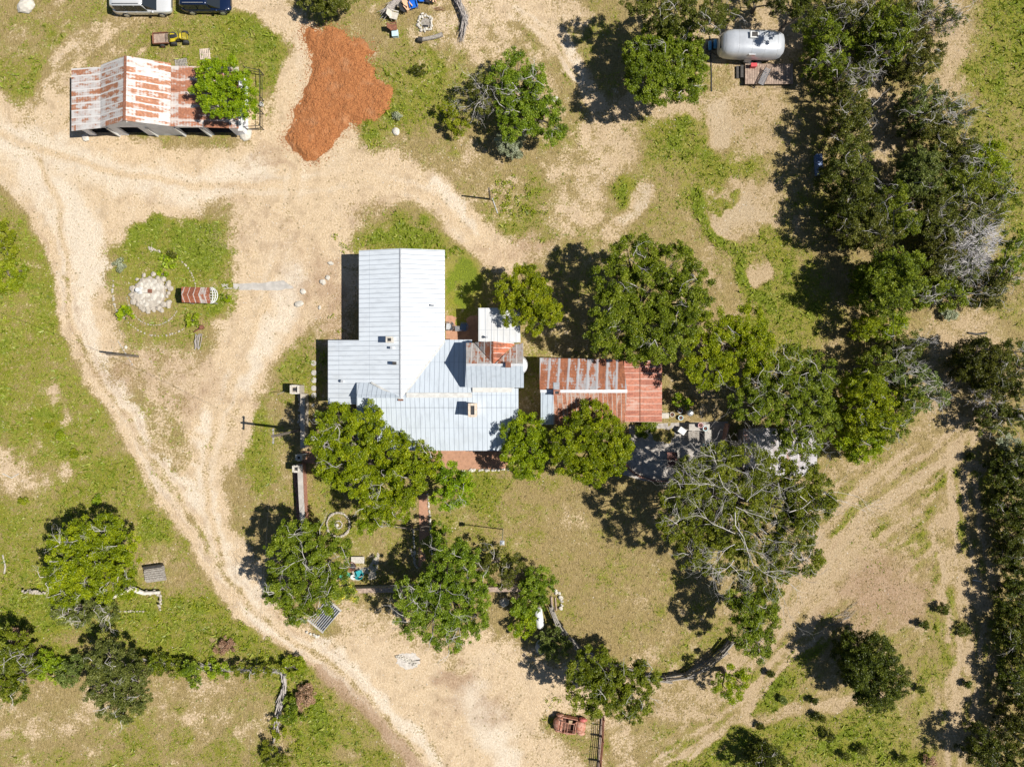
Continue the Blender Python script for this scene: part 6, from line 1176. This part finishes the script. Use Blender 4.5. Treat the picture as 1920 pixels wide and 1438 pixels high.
t([(304, 513, 8)], .5, 'fresh', 'tiny green plant at the upper rim of the flagstone terrace', 'plant', 'plant'); t([(222, 497, 9), (230, 506, 6)], .8, 'sage', 'little silvery plant on the upper left of the round garden', 'plant', 'plant'); t([(323, 475, 5)], .8, 'cedar', 'tiny dark sapling above the spiky pale clump', 'sapling', 'sapling', dens=2)
# --- top
t([(590, 2, 24), (620, 0, 26), (650, -5, 22), (610, -15, 24)], 3.6, 'olive', 'dark bush cut by the top edge beside the north track', 'bush', 'bush')
t([(965, 130, 28), (1000, 150, 26), (940, 150, 28), (975, 175, 36), (1010, 185, 26), (1030, 205, 22), (985, 215, 30), (1015, 230, 26), (1045, 240, 18), (950, 205, 24), (965, 240, 24), (1035, 260, 14)], 4.6, 'oak', 'central oak of the thicket below the fire ring', name='oak_tree', bare=22, barelen=.9, dens=.95)
bare_tree(915, 195, 4.2, 48, 'grey leafless tree on the left flank of the thicket', 15, m=M_PALEBARK, rr=.035, seed=15)
t([(900, 165, 24), (905, 190, 18)], 4.0, 'olive', 'sparse dark foliage among the grey leafless limbs of the thicket', 'shrub', 'shrub', dens=.5, bare=5)
t([(850, 225, 20), (835, 205, 14), (865, 240, 14)], 2.2, 'weed', 'shady green bush at the left foot of the thicket', 'bush', 'bush', dens=.8)
t([(955, 270, 22), (970, 255, 16), (965, 285, 14), (940, 262, 10)], 2.2, 'sage', 'silvery sage bush at the lower edge of the thicket', 'sage bush', 'sage_bush', dens=1.2)
t([(783, 131, 9), (790, 128, 7)], .9, 'cedar', 'small dark seedling bush on the lawn right of the mulch', 'bush', 'bush')
t([(1225, 85, 34), (1265, 80, 34), (1290, 100, 28), (1210, 120, 36), (1250, 125, 42), (1295, 135, 28), (1205, 155, 30), (1245, 165, 34), (1285, 165, 30), (1305, 115, 20), (1190, 95, 20), (1215, 180, 16)], 6.4, 'oak', 'big round tree standing alone left of the silver trailer', dens=1.2, bare=8)
t([(1230, 15, 34), (1195, 0, 28), (1270, 25, 30), (1300, 5, 30), (1340, 20, 24), (1330, 45, 18), (1240, 45, 20), (1365, 28, 14), (1310, 38, 16)], 7.4, 'olive', 'dark oak cut by the top edge above the big round tree', name='oak_tree', bare=14, dens=.9)
t([(1405, -5, 20), (1435, -8, 24), (1452, 12, 14)], 3.2, 'olive', 'loose green brush at the top edge above the silver trailer', 'brush', 'bush', dens=.7)
t([(1485, 5, 28), (1515, 15, 26), (1500, 35, 18)], 6., 'cedar', 'cedar at the top edge right above the silver trailer end', 'cedar', 'cedar_tree')
# --- wood at right, each crown by itself
W = [([(1540, 60, 32), (1560, 90, 32), (1532, 100, 22), (1555, 125, 26), (1525, 130, 14)], 5.6, 'oak', 'oak leaning toward the right end of the silver trailer', 14, 1.), ([(1570, 35, 26), (1600, 50, 28), (1560, 10, 24)], 6., 'olive', 'olive toned oak at the top behind the trailer end', 12, .8),
 ([(1650, 45, 34), (1680, 60, 28), (1640, 80, 30), (1665, 100, 28), (1620, 60, 22)], 6.5, 'oak', 'bright crown in the upper middle of the right hand wood', 8, 1.05), ([(1640, 5, 30), (1680, 10, 30), (1610, 0, 24)], 6., 'olive', 'brownish crown at the top edge of the right hand wood', 10, .8),
 ([(1745, 25, 34), (1780, 40, 24), (1720, 10, 28)], 4.5, 'olive', 'greyish half bare oak at the top of the sandy clearing', 40, .4), ([(1710, 90, 32), (1740, 110, 26), (1690, 120, 28), (1720, 135, 24), (1710, 60, 22)], 5.5, 'olive', 'dark brown green oak below the greyish half bare one', 14, .9),
 ([(1570, 150, 30), (1610, 150, 28), (1590, 175, 24), (1625, 130, 18)], 5.5, 'olive', 'thin branchy oak right of the plank deck', 30, .55), ([(1590, 205, 30), (1608, 220, 20), (1575, 235, 28), (1595, 255, 26)], 6.5, 'olive', 'olive crown between the deck and the blue covered box', 8, 1.), ([(1580, 290, 30), (1605, 300, 22), (1570, 330, 30), (1602, 345, 28)], 6.8, 'olive', 'olive crown directly right of the blue covered box', 6, 1.05),
 ([(1712, 190, 24), (1735, 185, 26), (1710, 225, 24)], 5., 'soft', 'rounded dark shrubby oak right of the narrow sand strip', 10, 1.), ([(1765, 205, 30), (1795, 215, 26), (1780, 235, 24)], 4.6, 'soft', 'half bare greyish oak at the upper right meadow edge', 30, .45), ([(1740, 230, 30), (1720, 250, 22), (1765, 250, 18)], 5.2, 'olive', 'low dark crown wedged below the two shrubby oaks', 6, 1.),
 ([(1720, 320, 32), (1735, 345, 26), (1700, 345, 26), (1715, 300, 20)], 6.2, 'soft', 'smooth soft green round crown in the middle of the wood', 1, 1.3), ([(1770, 285, 30), (1800, 275, 26), (1790, 305, 24)], 5.2, 'olive', 'grey flecked crown right above the soft green one', 16, .85), ([(1830, 300, 30), (1860, 320, 28), (1850, 290, 22)], 4.2, 'fresh', 'light green crown at the right meadow edge', 8, .95), ([(1790, 345, 32), (1825, 350, 30)], 5.6, 'oak', 'dark crown right of the soft green round one', 12, .95), ([(1870, 355, 26), (1885, 380, 22)], 4.2, 'oak', 'small crown on the outer meadow fringe at mid height', 8, .9),
 ([(1590, 385, 32), (1625, 390, 28), (1570, 405, 24)], 6.5, 'cedar', 'dark cedar at the upper end of the deep shadow', 4, 1.1), ([(1620, 435, 34), (1650, 450, 26), (1585, 440, 24)], 6.8, 'olive', 'olive cedar in the middle of the deep shadow edge', 4, 1.1), ([(1670, 400, 28), (1690, 420, 28), (1665, 370, 24)], 6., 'oak', 'green crown left of the grey speckled brake', 4, 1.),
 ([(1750, 395, 34), (1735, 425, 30), (1770, 430, 28)], 5.4, 'olive', 'first dark crown of the speckled brake, nearest the soft green crown', 14, .95), ([(1815, 395, 34), (1845, 410, 28), (1810, 430, 26)], 5., 'olive', 'speckled crown directly left of the pale dead bush top', 18, .9), ([(1750, 475, 34), (1780, 465, 28), (1745, 500, 26)], 5.4, 'olive', 'inner dark crown right of the tall shadow casting tree', 14, .95), ([(1810, 480, 30), (1800, 510, 30), (1770, 510, 22)], 5., 'olive', 'speckled crown at the lower left of the pale dead bush', 22, .85), ([(1745, 540, 30), (1780, 555, 28), (1725, 560, 18)], 5., 'oak', 'lowest left crown of the speckled brake', 18, .9), ([(1830, 545, 34), (1865, 525, 28), (1850, 560, 22)], 4.8, 'olive', 'lower right crown of the speckled brake above the sandy corner', 16, .9), ([(1890, 490, 26), (1898, 450, 20), (1888, 520, 18)], 4.4, 'oak', 'outermost crown right of the pale dead bush', 8, .9),
 ([(1660, 505, 36), (1695, 500, 26), (1640, 530, 34), (1680, 535, 34), (1620, 520, 20), (1700, 540, 18), (1660, 565, 34), (1630, 560, 24)], 8.2, 'oak', 'tall vivid green tree casting the deepest shadow in the wood', 1, 1.25), ([(1625, 612, 22), (1612, 625, 16)], 5., 'fresh', 'small bright crown directly under the tall vivid tree', 0, 1.1), ([(1672, 608, 24), (1660, 628, 16)], 4.6, 'fresh', 'second bright crown right of the small bright one', 2, 1.),
 ([(1690, 655, 32), (1715, 640, 20), (1665, 660, 24)], 5.4, 'olive', 'olive oak left of the sandy corner path', 20, .85), ([(1700, 700, 30), (1730, 715, 26), (1675, 700, 24), (1740, 745, 26), (1715, 745, 22)], 5.6, 'soft', 'grey limbed oak right of the bright double crowned tree', 36, .7), ([(1640, 680, 28), (1625, 705, 22)], 6.2, 'oak', 'dark green crown above the bright double crowned tree', 6, 1.),
 ([(1610, 730, 34), (1640, 745, 30), (1595, 765, 28), (1620, 790, 34), (1650, 790, 26)], 6.8, 'fresh', 'bright double crowned tree above the sandy track', 8, 1.1), ([(1680, 770, 32), (1665, 800, 28), (1695, 745, 24)], 5.8, 'oak', 'mid green oak right beside the bright double crowned tree', 5, 1.05), ([(1620, 835, 28), (1605, 850, 20), (1640, 820, 20), (1580, 825, 20)], 4.2, 'fresh', 'low fresh green tree at the lower tip of the wood by the sandy track', 2, 1.15),
 ([(1830, 665, 34), (1860, 680, 30), (1810, 690, 28), (1845, 705, 28)], 5.6, 'cedar', 'dark cedar below the sandy corner path at right', 3, 1.1), ([(1900, 660, 26), (1908, 690, 24)], 4.6, 'olive', 'greyish oak between the dark cedar and the right edge', 14, .7), ([(1850, 730, 24), (1880, 715, 24), (1905, 730, 22)], 5., 'cedar', 'cedar crowns directly under the greyish right edge oak', 2, 1.), ([(1860, 780, 28), (1890, 790, 28), (1905, 765, 26), (1845, 800, 16)], 4.8, 'olive', 'brown olive oak at right below the grey bare bush', 10, .8), ([(1895, 835, 20), (1880, 822, 14)], 3., 'sage', 'silver green sage tree at the right edge', 2, 1.1),
 ([(1885, 870, 28), (1905, 890, 26), (1870, 895, 20)], 5.2, 'cedar', 'dark cedar just below the silver green sage tree', 2, 1.), ([(1895, 935, 30), (1875, 950, 22), (1910, 960, 26)], 5.4, 'cedar', 'second dark cedar down the right edge below the sage', 2, 1.), ([(1890, 1000, 26), (1905, 1025, 30), (1880, 1040, 20)], 5.4, 'cedar', 'third dark cedar down the right edge beside the white pole', 3, .9), ([(1905, 1085, 26), (1895, 1125, 26), (1912, 1110, 24)], 5.2, 'cedar', 'fourth dark cedar down the right edge, with round top', 2, 1.05), ([(1900, 1170, 30), (1885, 1190, 22), (1912, 1205, 26)], 5., 'cedar', 'fifth dark cedar down the right edge', 2, 1.05), ([(1900, 1255, 28), (1912, 1290, 26), (1890, 1280, 18)], 5., 'cedar', 'sixth dark cedar down the right edge', 2, 1.), ([(1905, 1345, 30), (1890, 1370, 24)], 5.4, 'cedar', 'seventh dark cedar down the right edge, next to the corner', 2, 1.), ([(1840, 1390, 28), (1865, 1415, 30), (1830, 1420, 22), (1900, 1425, 30)], 5.4, 'cedar', 'cedar mass filling the lower right corner', 3, .95),
 ([(1918, 860, 26), (1925, 910, 30)], 5.6, 'cedar', 'cedar crown cut by the right edge behind the dark cedar under the sage', 0, 1.), ([(1920, 1050, 30), (1925, 990, 26)], 5.6, 'cedar', 'cedar crown cut by the right edge behind the third dark cedar', 0, 1.), ([(1922, 1160, 28), (1925, 1230, 30), (1922, 1330, 28), (1928, 1390, 28)], 5.6, 'cedar', 'long cedar crown cut by the right edge low down the picture', 0, 1.),
 ([(1430, 1415, 28), (1455, 1430, 26), (1410, 1435, 22)], 4.2, 'cedar', 'cedar cut by the bottom edge right of the pipe fence', 2, 1.05)]
for lb, h, sp, lab, br, dn in W:
    cd = sp == 'cedar'; h = h*.72 if lb[0][0] > 1850 and lb[0][1] > 820 else h*.92; t(lb, h, sp, lab, 'cedar' if cd else 'tree', 'cedar_tree' if cd else 'tree', dens=dn*1.05, bare=br, barelen=.9, leaf=.13, low=True)
def brush_ball(px, py, r, h, n, label, m, name='dead_bush'):
    rnd = random.Random(int(px)); q0 = P(px, py, h*.8); o = empty(name, (q0.x, q0.y, 0), label, 'dead bush'); mb = MB()
    for i in range(n):
        a = rnd.uniform(0, 6.283); rr = r*S*math.sqrt(rnd.random())*.8; z = h*(1-.5*(rr/(r*S))**2)*rnd.uniform(.6, 1.); p = Vector((rr*math.cos(a), rr*math.sin(a), z*.75)); a2 = a+rnd.gauss(0, 1.)
        branchlet(mb, p, Vector((math.cos(a2), math.sin(a2), .25)), rnd.uniform(.4, 1.0), rnd.uniform(.015, .027), 1, rnd, .6, .1, 3)
    for i in range(8): a = i*.785; mb.tube([(0, 0, 0), (math.cos(a)*r*S*.35, math.sin(a)*r*S*.35, h*.8)], [.05, .02], 5, False)
    mb.build('twigs', m, o)
M_SILVER = simple('silver_twigs', (.66, .62, .61), .9, 0, .15, 5, 0)
brush_ball(1858, 445, 42, 6.2, 300, 'pale grey leafless bush ball on the right edge of the wood', M_SILVER); brush_ball(1842, 492, 30, 5.8, 130, 'smaller pale leafless bush hanging below the pale grey ball', M_SILVER)
brush_ball(1865, 750, 26, 3.2, 110, 'grey bare bush among the cedars at right below the log path', M_SILVER); brush_ball(1780, 30, 24, 3., 90, 'grey bare bush at the top beside the sandy clearing', M_DEADWOOD)
brush_ball(1588, 20, 20, 5.5, 60, 'grey bare crown behind the trailer at the top edge', M_DEADWOOD)
t([(1777, 588, 11), (1785, 594, 8)], .9, 'sage', 'small silver sage clump on the sandy corner at right', 'sage bush', 'sage_bush', dens=1.6)
t([(1210, 803, 16), (1222, 798, 10), (1200, 808, 9)], 1.6, 'oak', 'dark round shrub at the lower right corner of the cottage', 'shrub', 'shrub', dens=1.3); t([(1275, 748, 14), (1285, 758, 10)], 1.8, 'pecan', 'fresh green shrub above the round grill', 'shrub', 'shrub')
for i, (x, y, r, h, sp, l) in enumerate([(1768, 1141, 13, 1.2, 'cedar', 'small dark cedar seedling top of the pair by the right track'), (1732, 1171, 10, 1., 'cedar', 'small dark cedar seedling left of the pair by the right track'), (1805, 1180, 14, .8, 'olive', 'low olive bush on the right track verge'), (1727, 1291, 8, .8, 'cedar', 'dark seedling in the green strip right of the solitary cedar'), (1815, 1281, 10, .8, 'cedar', 'dark seedling at the right of the double track'), (1535, 1345, 12, 1.0, 'cedar', 'dark bush left in the lower right pasture'), (1552, 1378, 13, 1.0, 'cedar', 'dark bush centre of the lower right pasture'), (1525, 1312, 8, .8, 'cedar', 'dark small bush on the upper verge of the lower right pasture'), (1467, 1312, 8, .8, 'soft', 'bluish bush left on the upper verge of the lower right pasture'), (1440, 1263, 9, .9, 'cedar', 'dark bush right of the small airy tree'), (1615, 1405, 12, 1., 'olive', 'olive bush near the bottom of the lower right pasture'), (1690, 1420, 11, 1., 'olive', 'brownish bush at the bottom edge left of the right track'), (1742, 1425, 12, 1., 'dry', 'greyish dry bush at the bottom edge beside the right track'), (1583, 1415, 10, .9, 'cedar', 'dark bush close to the bottom edge of the pasture'), (1818, 855, 5, .5, 'cedar', 'tiny dark bush on the sandy fork of the right track'), (1420, 1395, 10, .9, 'weed', 'green bush above the bottom edge cedar'), (95, 796, 9, .5, 'weed', 'dark green tussock highest in the left field'), (115, 817, 10, .5, 'weed', 'dark green tussock in the middle of the left field'), (139, 851, 9, .5, 'weed', 'dark green tussock right of centre in the left field'), (180, 937, 9, .6, 'weed', 'dark tussock just above the wide light green oak'), (42, 937, 8, .5, 'weed', 'dark tussock low in the left field'), (1425, 1360, 8, .7, 'cedar', 'dark bush on the pasture track verge'), (745, 216, 10, .7, 'sage', 'silvery weed heap with pale stones beside the mulch')]):
    r *= .72; t([(x, y, r), (x+r*.5, y+r*.3, r*.6)], h*.85, sp, l, 'bush', 'bush', leaf=.11, dens=1.4)
